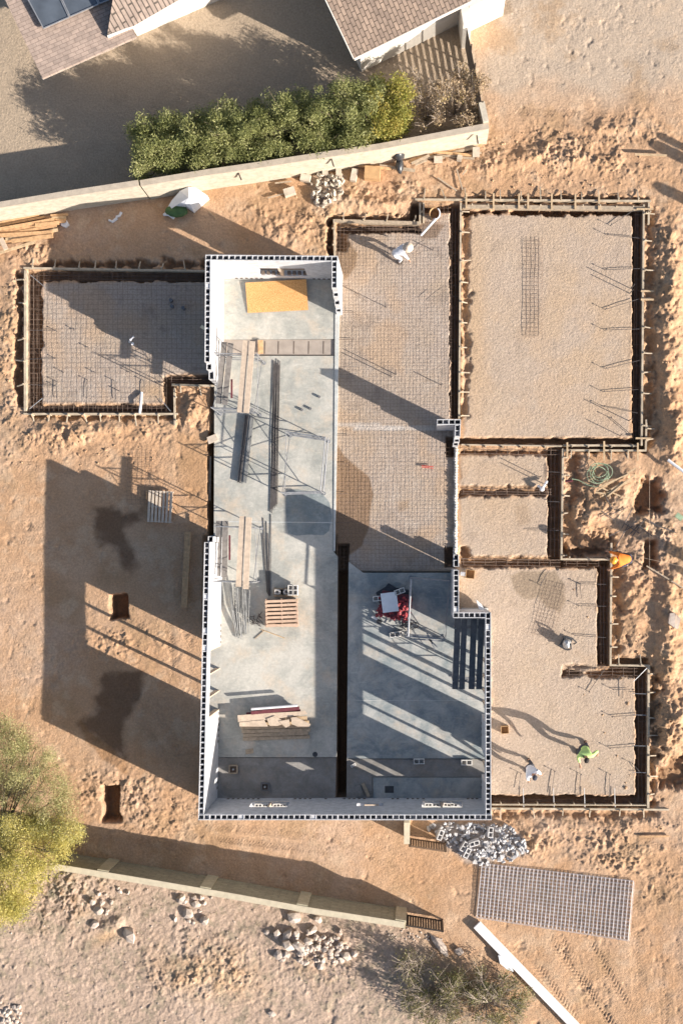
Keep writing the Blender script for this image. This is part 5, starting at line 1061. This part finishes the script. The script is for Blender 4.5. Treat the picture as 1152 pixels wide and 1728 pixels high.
for x, y, s in ((306, 1516, .5), (313, 1520, .3), (328, 1513, .26), (340, 1514, .34), (345, 1524, .26), (332, 1525, .36), (318, 1541, .55), (296, 1551, .26), (320, 1553, .22), (327, 1556, .28), (346, 1552, .56), (357, 1514, .18), (337, 1538, .22)):
    rock(x, y, s, 'rock', 'pale rock in the cluster below the middle of the boundary wall', 'pale rocks in the middle cluster')
for i in range(80):
    x = 540 + random.gauss(0, 26); y = 1596 + random.gauss(0, 16)
    if not (500 < x < 600 and 1560 < y < 1636): continue
    rock(x, y, random.uniform(.16, .3), 'rock', 'small pale stone in the big rock pile below the boundary wall', 'small stones in the big rock pile', z=gz(x, y) + random.uniform(0, .1))
for x, y, s in ((496, 1548, .6), (451, 1571, .32), (505, 1592, .6), (488, 1592, .62), (470, 1610, .5), (520, 1585, .5), (468, 1575, .45), (486, 1574, .5), (510, 1605, .45), (515, 1623, .4), (541, 1630, .45), (583, 1612, .55), (598, 1608, .42), (570, 1608, .4), (537, 1551, .38), (525, 1570, .55), (482, 1610, .42), (500, 1575, .4), (545, 1618, .3), (476, 1618, .35)):
    rock(x, y, s, 'rock', 'large pale rock in the big rock pile below the boundary wall', 'large rocks in the big rock pile')
rock(742, 1595, 1, 'rock', 'long pale boulder below the iron gate', None, sc=(1.25, .42, .4), rz=-.85, tilt=.05); rock(773, 1605, .45, 'rock', 'blocky pale rock near the north end of the white beam', None)
rock(458, 1711, .35, 'rock', 'lone pale rock near the bottom edge', None)
for i in range(28): rock(random.uniform(-6, 36), random.uniform(1690, 1730), random.uniform(.12, .25), 'rock', 'small pale rock in the heap at the bottom left corner', 'rocks in the bottom left heap')
for i in range(40): 
    x = random.uniform(655, 745); rock(x, 1560 + (x - 655) * .25 + random.uniform(-2, 18), random.uniform(.06, .13), 'rock', 'small pebble scattered below the gate end of the boundary wall', 'pebbles below the boundary wall', cat='pebble', name='pebble')
random.seed(83)
def inpoly(x, y, poly):
    c_ = False; n_ = len(poly)
    for i in range(n_):
        ax, ay = poly[i]; bx, by = poly[(i + 1) % n_]
        if (ay > y) != (by > y) and x < (bx - ax) * (y - ay) / (by - ay) + ax: c_ = not c_
    return c_
RP = [(722, 1387), (832, 1390), (865, 1395), (880, 1410), (892, 1432), (860, 1452), (810, 1458), (775, 1440), (752, 1425), (745, 1412), (722, 1400)]; cnt = 0
while cnt < 290:
    x = random.uniform(720, 892); y = random.uniform(1387, 1458)
    if not inpoly(x, y, RP): continue
    cnt += 1; rock(x, y, random.uniform(.10, .26), 'rubble', 'broken white block piece in the rubble heap south of the house', 'pieces of the white rubble heap', 'rubble_piece', 'rubble', pool=CHIPS, z=gz(x, y) + random.uniform(0, .16), tilt=.9)
for i, (x, y, rz) in enumerate(((799, 1420, .3), (786, 1437, 1.1), (781, 1426, 1.0), (741, 1407, 1.2), (825, 1403, 1.5))):
    loose_block(P(x, y, .22), rz, f'whole hollow block lying on the white rubble heap, {ORD[i]} of five', 'whole blocks on the white rubble heap', m=M['rubble'], tilt=.25)
TP = [(525, 300), (548, 292), (575, 296), (583, 310), (575, 335), (560, 345), (545, 352), (530, 345), (523, 320)]; cnt = 0
while cnt < 90:
    x = random.uniform(520, 585); y = random.uniform(290, 352)
    if not inpoly(x, y, TP): continue
    cnt += 1; rock(x, y, random.uniform(.08, .28), 'tanrubble', 'broken tan block piece in the rubble heap below the tan wall', 'pieces of the tan rubble heap', 'rubble_piece', 'rubble', pool=CHIPS, z=gz(x, y) + random.uniform(0, .15), tilt=.8)
for i in range(60):
    x = random.uniform(0, 460); y = random.uniform(1500, 1728)
    rock(x, y, random.uniform(.05, .11), 'rock', 'small pebble lying in the scrubby lower yard', 'pebbles in the lower yard', cat='pebble', name='pebble')
for i in range(270):
    z_ = random.choice(((455, 690, 320, 420), (820, 1080, 220, 320), (1100, 1150, 380, 760), (960, 1070, 780, 930), (1040, 1150, 960, 1350), (850, 1140, 1380, 1480), (30, 260, 705, 790), (0, 40, 460, 700), (820, 1080, 220, 320), (960, 1150, 780, 1350)))
    x = random.uniform(z_[0], z_[1]); y = random.uniform(z_[2], z_[3]); rock(x, y, random.uniform(.05, .16), 'soil', 'sandy clod lying on the loose spoil', 'sandy clods on the spoil', cat='clod', name='sand_clod')
# anchor splash collar
# ---------------------------------------------------------------- plants
def leaf_object(name, blobs, n, size, seed, m, parent, asp=.45, zc=0.0, surf=.5, spiky=0):
    rs = np.random.RandomState(seed); B = np.array(blobs); w_ = B[:, 3] ** 2.2; w_ /= w_.sum(); k = rs.choice(len(B), n, p=w_)
    dv = rs.normal(size=(n, 3)); dv /= np.linalg.norm(dv, axis=1)[:, None]; rr = rs.rand(n) ** surf
    rr = rr * (1 + .25 * rs.randn(n) * .5)
    ctr = B[k, :3] + dv * (rr * B[k, 3])[:, None] * np.array([1, 1, .85]); ctr[:, 2] = np.maximum(ctr[:, 2], .03)
    a = rs.normal(size=(n, 3)); 
    if spiky: a = a * .5 + dv * spiky
    a /= np.linalg.norm(a, axis=1)[:, None]; b_ = np.cross(a, rs.normal(size=(n, 3))); b_ /= np.linalg.norm(b_, axis=1)[:, None]
    s = size * rs.uniform(.6, 1.4, n)[:, None]; off = np.array(parent.location)
    vs = np.stack([ctr - a * s, ctr + b_ * s * asp, ctr + a * s, ctr - b_ * s * asp], 1) - off
    me_ = bpy.data.meshes.new(name); me_.vertices.add(n * 4); me_.vertices.foreach_set('co', vs.astype(np.float32).ravel()); me_.loops.add(n * 4); me_.loops.foreach_set('vertex_index', np.arange(n * 4, dtype=np.int32))
    me_.polygons.add(n); me_.polygons.foreach_set('loop_start', np.arange(0, n * 4, 4, dtype=np.int32)); me_.polygons.foreach_set('loop_total', np.full(n, 4, np.int32)); me_.update(calc_edges=True); me_.materials.append(m)
    o = bpy.data.objects.new(name, me_); COL.objects.link(o); o.parent = parent; return o
def stems(base, tips, parent, m, name='branches', r=.05, rs=None, sub=3, spread=.5):
    mb = MB(); rs = rs or random
    for t in tips:
        t = Vector(t); mid = base.lerp(t, .5) + Vector((rs.uniform(-.2, .2), rs.uniform(-.2, .2), .1)); mb.tube([base, mid, t], r, 5, r * .3)
        for _ in range(sub):
            q = mid.lerp(t, rs.random()); e = q + (t - base) * .25 + Vector((rs.uniform(-1, 1), rs.uniform(-1, 1), rs.uniform(-.3, .8))) * spread; mb.tube([q, q.lerp(e, .5) + Vector((0, 0, .04)), e], r * .35, 4, r * .1)
    return mb.build(name, m, parent)
LG = leafmat('hedge_leaf', [(.10, .12, .04), (.20, .22, .075), (.31, .32, .12), (.45, .44, .22)])
LY = leafmat('yellowing_leaf', [(.16, .17, .03), (.27, .28, .06), (.40, .35, .08), (.46, .36, .09)])
LB = leafmat('dry_leaf', [(.28, .20, .12), (.40, .30, .19), (.52, .39, .25), (.46, .36, .12)])
LP = leafmat('palo_leaf', [(.26, .26, .08), (.43, .40, .11), (.58, .50, .14), (.64, .55, .24)])
LPg = leafmat('palo_green_leaf', [(.20, .215, .09), (.34, .335, .14), (.46, .42, .19), (.56, .50, .28)])
LS = leafmat('scrub_leaf', [(.13, .13, .05), (.20, .20, .08), (.29, .26, .12), (.36, .31, .18)])
HB = [(272, 255, 1.1, 2.3), (312, 236, 1.2, 2.5), (362, 226, 1.15, 2.6), (412, 215, 1.2, 2.8), (465, 208, 1.15, 2.7), (515, 196, 1.2, 2.9), (572, 184, 1.35, 3.3), (618, 186, 1.1, 3.0)]
hedge_lab = ['westernmost bush of the green hedge, lowest and darkest', 'second bush from the west end of the green hedge', 'third bush from the west end of the green hedge', 'fourth bush from the west end of the green hedge', 'fifth bush from the west end of the green hedge', 'sixth bush of the green hedge, just west of its tallest one', 'tallest bush of the green hedge', 'last green bush of the hedge, touching the yellowing one']
for i, (x, y, r_, ht) in enumerate(HB):
    rs = random.Random(300 + i); base = P(x, 328 - (x - 262) * .148 - 53, 0); root = empty('hedge_bush', base, hedge_lab[i], 'bush', 'bushes of the hedge along the tan wall'); bl = []
    for k in range(40):
        u = rs.uniform(-1, 1) * r_ * .62; v_ = rs.uniform(-.88, 1.05); zz = rs.uniform(.5, ht * .82) if v_ > -.45 else rs.uniform(1.1, 2.15)
        bl.append((base.x + u, base.y + v_ + u * .15 - .05, zz, rs.uniform(.30, .46)))
    for k in range(16): bl.append((base.x + rs.uniform(-.6, .6) * r_, base.y + rs.uniform(-.3, .9), ht * rs.uniform(.8, 1.0), rs.uniform(.22, .36)))
    leaf_object('foliage', bl, 15000, .05, 400 + i, LG, root, asp=.30, surf=.5); stems(base, [(b_[0], b_[1], b_[2]) for b_ in bl[::4]], root, M['bark'], 'stem', .035, rs, 1)
x, y = 655, 176; base = P(x, 218, 0); rs = random.Random(320); root = empty('yellowing_bush', base, 'yellow green bush at the east end of the hedge', 'bush')
bl = [(base.x + rs.uniform(-.75, .75), base.y + rs.uniform(-.85, 1.15), rs.uniform(.8, 2.6), rs.uniform(.30, .46)) for k in range(46)]
leaf_object('foliage', bl, 14000, .048, 420, LY, root, asp=.38, surf=.45); stems(base, [b_[:3] for b_ in bl[::4]], root, M['bark'], 'stem', .035, rs, 1)
for i, (x, y, lb, nl) in enumerate(((718, 180, 'nearly bare grey twiggy bush right of the yellow green one', 1300), (768, 172, 'dry tan leaved bush in the corner of the tan wall and the slatted fence', 4600))):
    base = P(x, y + 24, 0); rs = random.Random(330 + i); root = empty('dry_bush', base, lb, 'bush')
    tips = [(base.x + rs.uniform(-.85, .85), base.y + rs.uniform(-.8, 1.1), rs.uniform(.9, 2.1)) for k in range(26)]
    stems(base, tips, root, M['twig'], 'branches', .026, rs, 9, .32)
    bl = [(t[0] + .1 * i, t[1], t[2] * .95, rs.uniform(.22, .36)) for t in tips]; leaf_object('foliage', bl, nl, .045, 430 + i, LB, root, asp=.45, surf=.5)
# palo verde tree at the left
rs = random.Random(350); base = P(30, 1400, 0); root = empty('palo_verde_tree', base, 'feathery yellow green tree at the left edge above the boundary wall', 'tree')
MB().tube([base - Vector((0, 0, .2)), base + Vector((.1, .1, 1.0)), base + Vector((-.1, -.1, 2.0))], .17, 8, .11).build('trunk', M['bark'], root)
bl = []; tips = []
shape = [(-60, 1212), (15, 1212), (45, 1232), (62, 1262), (95, 1275), (112, 1300), (110, 1330), (128, 1365), (134, 1400), (128, 1432), (100, 1446), (85, 1470), (70, 1500), (40, 1535), (0, 1560), (-60, 1580)]
while len(bl) < 330:
    x = rs.uniform(-70, 140); y = rs.uniform(1205, 1580)
    if not inpoly(x, y, shape): continue
    z = rs.uniform(1.4, 3.6) * (1 - .25 * (((x - 20) / 130) ** 2 + ((y - 1390) / 190) ** 2)); p = P(x, y, z); bl.append((p.x, p.y, max(.6, z), rs.uniform(.25, .6)))
top = base + Vector((-.1, -.1, 1.9))
stems(top, [b_[:3] for b_ in bl[::6]], root, M['bark'], 'branches', .035, rs, 4, .7)
gb = [b_ for b_ in bl if b_[1] > P(0, 1390).y]; yb = [b_ for b_ in bl if b_[1] <= P(0, 1350).y]
leaf_object('green_foliage', gb, 70000, .036, 450, LPg, root, asp=.24, surf=.7); leaf_object('yellow_foliage', yb, 75000, .036, 451, LP, root, asp=.30, surf=.65)
# scrub at the bottom
for i, (cx, cy, rx, ry, lb, nl, nt_) in enumerate(((735, 1680, 62, 50, 'dark green scrubby bush with bare twigs at the bottom edge, left one', 5200, 40), (820, 1690, 70, 55, 'brownish scrubby bush beside the white beam at the bottom edge', 4800, 44), (690, 1625, 36, 22, 'thin grey scrub north west of the dark green bush', 500, 16))):
    rs = random.Random(360 + i); base = P(cx, cy, 0); root = empty('scrub_bush', base, lb, 'bush'); tips = []
    for k in range(nt_):
        a_ = rs.uniform(0, 6.28); q = math.sqrt(rs.random()); zz = rs.uniform(.3, 1.5) * (1.1 - q * .5); p = P(cx + rx * q * math.cos(a_), cy + ry * q * math.sin(a_), zz); tips.append((p.x, p.y, zz))
    stems(base, tips, root, M['twig'] if i else M['twig'], 'branches', .022, rs, 9, .45)
    leaf_object('foliage', [(t[0], t[1], t[2] * .8, rs.uniform(.2, .42)) for t in tips], nl, .05, 460 + i, LS, root, asp=.35, surf=.6)
# dry tufts in the lower yard (uncountable)
rs = np.random.RandomState(5); mb = MB(); random.seed(91)
for i in range(420):
    x = random.uniform(-10, 640); y = random.uniform(1480, 1735)
    if y < 1480 + (x - 85) * .178 + 8: continue
    if 240 < x < 400 and y > 1590: continue
    q = P(x, y, 0); q.z = gz(x, y)
    for k in range(5):
        a_ = random.uniform(0, 6.28); l_ = random.uniform(.05, .13); mb.add([q + Vector((math.cos(a_ + 1.5) * .006, math.sin(a_ + 1.5) * .006, 0)), q - Vector((math.cos(a_ + 1.5) * .006, math.sin(a_ + 1.5) * .006, 0)), q + Vector((math.cos(a_) * l_, math.sin(a_) * l_, l_ * .8))], [(0, 1, 2)])
o = mb.build('dry_grass', mat('dry_grass', (.30, .26, .17), .9, var=.3)); tag(o, 'sparse dry grass tufts in the lower yard', 'grass', kind='stuff')

# ---------------------------------------------------------------- people
def skin_mesh(name, joints, edges, root_i, m, parent, sub=1):
    """joints: list of (Vector world, rx, ry)"""
    me_ = bpy.data.meshes.new(name); off = Vector(parent.location); me_.from_pydata([tuple(j[0] - off) for j in joints], edges, [])
    o = bpy.data.objects.new(name, me_); COL.objects.link(o); md = o.modifiers.new('skin', 'SKIN'); md.use_smooth_shade = True
    sv = me_.skin_vertices[0] if me_.skin_vertices else None
    if sv is None: return o
    for i, j in enumerate(joints): sv.data[i].radius = (j[1], j[2]); sv.data[i].use_root = (i == root_i)
    s2 = o.modifiers.new('sub', 'SUBSURF'); s2.levels = sub; s2.render_levels = sub
    dg = bpy.context.evaluated_depsgraph_get(); nm = bpy.data.meshes.new_from_object(o.evaluated_get(dg)); nm.materials.clear(); nm.materials.append(m); nm.polygons.foreach_set('use_smooth', [True] * len(nm.polygons))
    bpy.data.objects.remove(o); o2 = bpy.data.objects.new(name, nm); COL.objects.link(o2); o2.parent = parent; return o2
def with_skin(me_):
    pass
def person(foot, face, label, shirt, trou, hat, hat_kind, lean=.1, hipz=.92, step=.28, spread=.16, hands=((-.28, .25, .8), (.28, .25, .8)), scale=1.0, crouch=0, zg=0.0, legs_side=0.0):
    base = Vector((foot[0], foot[1], zg)); fwd = Vector((math.cos(face), math.sin(face), 0)); rt = Vector((fwd.y, -fwd.x, 0)); up = Vector((0, 0, 1)); root = empty('person', base, label, 'person')
    def W(x, y, z): return base + (rt * x + fwd * y + up * z) * scale
    hz = hipz; tl = Vector((0, math.sin(lean), math.cos(lean)))
    hip = Vector((0, -.12 * min(1, lean), hz)); chest = hip + tl * .30; neck = hip + tl * .50; nd = Vector((0, math.sin(lean * .6), math.cos(lean * .6))); head = neck + nd * .18
    def w(v): return W(v.x, v.y, v.z)
    J = []; E = []
    def j(v, rx, ry=None): J.append((w(Vector(v)), rx * scale, (ry or rx) * scale)); return len(J) - 1
    def ed(a, b): E.append((a, b))
    p = j(hip, .095, .07); s1 = j((hip + chest) / 2, .09, .065); c1 = j(chest, .105, .07); nk = j(neck, .07, .06); n2_ = j(neck + nd * .07, .052); h1 = j(head - nd * .02, .085, .09); h2 = j(head + nd * .07, .075, .085); h3 = j(head + nd * .11, .045, .05)
    for a, b in ((p, s1), (s1, c1), (c1, nk), (nk, n2_), (n2_, h1), (h1, h2), (h2, h3)): ed(a, b)
    body = dict(); arms = []; legs = []
    for sgn, hd in zip((-1, 1), hands):
        sh = neck - tl * .06 + Vector((sgn * .19, 0, 0)); hd = Vector(hd); mid = (sh + hd) / 2; L = (hd - sh).length; bend = math.sqrt(max(0, .27 ** 2 - (L / 2) ** 2)) if L < .54 else 0
        hd = sh + (hd - sh) * min(1, .54 / max(L, 1e-3)); el = (sh + hd) / 2 + Vector((sgn * .5, -.6, -.5)).normalized() * bend
        a0 = j(sh, .045); a1 = j(el, .038); a2 = j(hd, .030); ed(c1, a0); ed(a0, a1); ed(a1, a2)
        dr = (hd - el).normalized(); pm = hd + dr * .07; a3 = j(pm, .038, .020); ed(a2, a3); sidev = dr.cross(Vector((0, 0, 1)) if abs(dr.z) < .8 else Vector((0, 1, 0))).normalized()
        dn = dr.cross(sidev).normalized()
        for fi, (o_, ln) in enumerate(((-.030, .070), (-.010, .082), (.011, .078), (.030, .062))):
            k0 = j(pm + dr * .03 + sidev * o_, .009); k1 = j(pm + dr * (.03 + ln * .5) + sidev * o_ * 1.15 + dn * .012, .0085); k2 = j(pm + dr * (.03 + ln * .85) + sidev * o_ * 1.15 + dn * .035, .007); ed(a3, k0); ed(k0, k1); ed(k1, k2)
        t0 = j(pm - dr * .02 + sidev * sgn * .035, .011); t1 = j(pm + dr * .02 + sidev * sgn * .062 + dn * .015, .009); ed(a3, t0); ed(t0, t1)
        arms.append((sh, el, hd))
    for sgn in (-1, 1):
        hj = hip + Vector((sgn * .09, 0, -.06)); ft = Vector((sgn * spread + legs_side, sgn * step / 2, .08)); kn = (hj + ft) / 2; L = (hj - ft).length; bend = math.sqrt(max(0, .43 ** 2 - (L / 2) ** 2)) if L < .86 else 0; kn = kn + Vector((sgn * .15, 1, .2)).normalized() * bend
        a0 = j(hj, .062); a1 = j(kn, .048); a2 = j(ft, .036); a3 = j(ft + Vector((0, .13, -.045)), .042, .035); ed(p, a0); ed(a0, a1); ed(a1, a2); ed(a2, a3); legs.append((hj, kn, ft))
    body = skin2('body', J, E, M['skin'], root)
    # face: nose, ears joined as child pieces; eyes
    ff = Vector((0, math.cos(lean * .6), -math.sin(lean * .6)))
    hc = head + nd * .03; fb = MB()
    fb.ell(w(hc + ff * .10 - nd * .02), (.014, .014, .02), 6, 5); fb.ell(w(hc + Vector((.083, 0, 0))), (.012, .02, .03), 6, 5); fb.ell(w(hc - Vector((.083, 0, 0))), (.012, .02, .03), 6, 5); fb.build('nose_and_ears', M['skin'], root)
    eb = MB()
    for s_ in (-.032, .032): eb.ell(w(hc + ff * .085 + Vector((s_, 0, 0)) + nd * .01), (.011, .011, .009), 6, 5)
    eb.build('eyes', M['eye'], root); MB().bar(w(hc + ff * .092 - nd * .055 + Vector((-.022, 0, 0))), w(hc + ff * .092 - nd * .055 + Vector((.022, 0, 0))), .01, .006).build('mouth', M['maroon'], root)
    # shirt
    J2 = []; E2 = []
    def j2(v, rx, ry=None): J2.append((w(Vector(v)), rx * scale, (ry or rx) * scale)); return len(J2) - 1
    a = j2(hip - tl * .01, .158, .130); b = j2((hip + chest) / 2, .150, .118); c2 = j2(chest + tl * .03, .175, .125); d_ = j2(neck - tl * .015, .085, .075); E2 += [(a, b), (b, c2), (c2, d_)]
    for sh, el, hd in arms:
        x0 = j2(sh, .085); x1 = j2(sh.lerp(el, .55), .068); x2 = j2(el, .056); x3 = j2(el.lerp(hd, .75), .048); E2 += [(c2, x0), (x0, x1), (x1, x2), (x2, x3)]
    skin2('shirt', J2, E2, shirt, root)
    J2 = []; E2 = []; a = j2(hip + tl * .10, .150, .122); b = j2(hip - Vector((0, 0, .03)), .155, .130); E2 += [(a, b)]
    for hj, kn, ft in legs:
        x0 = j2(hj - Vector((0, 0, .05)), .098); x1 = j2(kn, .075); x2 = j2(kn.lerp(ft, .85), .062); E2 += [(b, x0), (x0, x1), (x1, x2)]
    skin2('trousers', J2, E2, trou, root)
    for hj, kn, ft in legs:
        bt = MB(); bt.ell(w(ft + Vector((0, .03, -.02))), (.068, .075, .06), 8, 6); bt.ell(w(ft + Vector((0, .13, -.045))), (.06, .075, .045), 8, 6); bt.build('boot', M['boot'], root, True)
    hb = MB(); hp = w(hc + nd * .045)
    if hat_kind == 'brim':
        hb.ell(hp + Vector((0, 0, .02)), (.105, .105, .085), 12, 7); n_ = 16; hb.prism([(hp.x + .2 * math.cos(6.283 * k / n_), hp.y + .2 * math.sin(6.283 * k / n_)) for k in range(n_)], hp.z - .005, hp.z + .012); hb.build('hat', hat, root, True)
    elif hat_kind == 'helmet':
        hb.ell(hp, (.14, .155, .12), 14, 8); hb.build('hard_hat', hat, root, True)
    else: hb.ell(hp - Vector((0, 0, .015)), (.10, .11, .095), 12, 8); hb.build('cap', hat, root, True)
    return root
def skin2(name, J, E, m, parent):
    import bmesh
    bm = bmesh.new(); lay = bm.verts.layers.skin.verify(); off = Vector(parent.location); vs = []
    for p, rx, ry in J: v = bm.verts.new(p - off); v[lay].radius = (rx, ry); vs.append(v)
    vs[0][lay].use_root = True
    for a, b in E: bm.edges.new((vs[a], vs[b]))
    me_ = bpy.data.meshes.new(name); bm.to_mesh(me_); bm.free(); o = bpy.data.objects.new(name, me_); COL.objects.link(o)
    o.modifiers.new('skin', 'SKIN').use_smooth_shade = True; s2 = o.modifiers.new('sub', 'SUBSURF'); s2.levels = 1; s2.render_levels = 1
    dg = bpy.context.evaluated_depsgraph_get(); nm = bpy.data.meshes.new_from_object(o.evaluated_get(dg)); bpy.data.objects.remove(o)
    nm.materials.clear(); nm.materials.append(m); nm.name = name; o2 = bpy.data.objects.new(name, nm); COL.objects.link(o2); o2.parent = parent; return o2
p = P(669, 434); person((p.x, p.y), math.radians(12), 'person in pale clothes and beige hat bending over the mesh on the central pad', M['shirt_white'], M['trouser_white'], M['straw'], 'brim', lean=1.15, hipz=.84, step=.05, spread=.27, hands=((-.30, .55, .55), (.38, .50, .45)), scale=.92)
p = P(980, 1257); person((p.x, p.y), math.radians(-95), 'person in a bright yellow green shirt walking on the lower pad', M['hivis'], M['trouser_dark'], M['hair'], 'cap', lean=.55, hipz=.88, step=.30, spread=.13, hands=((-.42, .1, .95), (.12, .52, .95)), scale=1.14)
p = P(889, 1289); person((p.x, p.y), math.radians(-60), 'person in a white shirt and dark cap on the lower pad', M['shirt_white'], M['trouser_dark'], M['trouser_dark'], 'cap', lean=.5, hipz=.88, step=.30, spread=.12, hands=((-.25, .45, .75), (.25, .4, .8)), scale=1.08)
p = P(1052, 943); person((p.x, p.y), math.radians(185), 'person in an orange shirt and orange hard hat crouching at the trench corner', M['orange'], M['trouser_dark'], M['helmet'], 'helmet', lean=1.25, hipz=.62, step=.2, spread=.22, hands=((-.32, .62, .3), (.32, .62, .3)), zg=gz(1052, 943) + .02, scale=1.1)

# unseen saguaros added beyond the right edge to throw shadows into frame
def saguaro(tipx, tipy, hh, label, arms):
    b0 = P(tipx, tipy) + Vector((sd.x, sd.y, 0)) / sd.z * hh; root = empty('added_shadow_saguaro', (b0.x, b0.y, 0), label, 'cactus', 'unseen saguaros added for their shadows')
    def col(pts, r_):
        mb = MB(); pp = [Vector(p) for p in pts]; e = pp[-1] - pp[-2]; e.normalize(); mb.tube(pp + [pp[-1] + e * r_ * .7], r_, 12); mb.ell(pp[-1] + e * r_ * .7, (r_, r_, r_), 12, 8); return mb
    mt = mat('cactus_skin', (.10, .16, .07), .7, var=.2)
    col([(b0.x, b0.y, -.2), (b0.x, b0.y, hh / 2), (b0.x, b0.y, hh - .3)], .21).build('trunk', mt, root)
    for a_, z0, l_, z1 in arms:
        dx, dy = math.cos(a_), math.sin(a_); col([(b0.x, b0.y, z0), (b0.x + dx * l_ * .7, b0.y + dy * l_ * .7, z0 + .05), (b0.x + dx * l_, b0.y + dy * l_, z0 + .35), (b0.x + dx * l_, b0.y + dy * l_, z1)], .14).build('arm', mt, root)
saguaro(1107, 313, 3.6, 'unseen tall saguaro with two arms, added off the upper right for its shadow', [(1.2, 1.5, .75, 2.9), (-1.9, 1.3, .8, 2.6)])
saguaro(1096, 240, 3.4, 'unseen saguaro with one tight arm, added furthest north off the right for its shadow', [(1.0, 1.2, .40, 3.2)])
saguaro(1026, 876, 4.2, 'unseen single stemmed saguaro, added off the right edge beyond the dug holes for its shadow', [(-1.7, 2.0, .6, 3.0)])
# tall block wall's cast shadow on the slab, painted as a thin darker sheet
slab('shadow_patch', [(484, 828), (500, 825), (545, 834), (556, 848), (560, 872), (555, 896), (546, 903), (520, 902), (500, 904), (486, 900), (482, 860)], ZS + .004, concrete('shaded_concrete', (.19, .225, .235), (.30, .33, .335), 1.3), z0=ZS + .001)
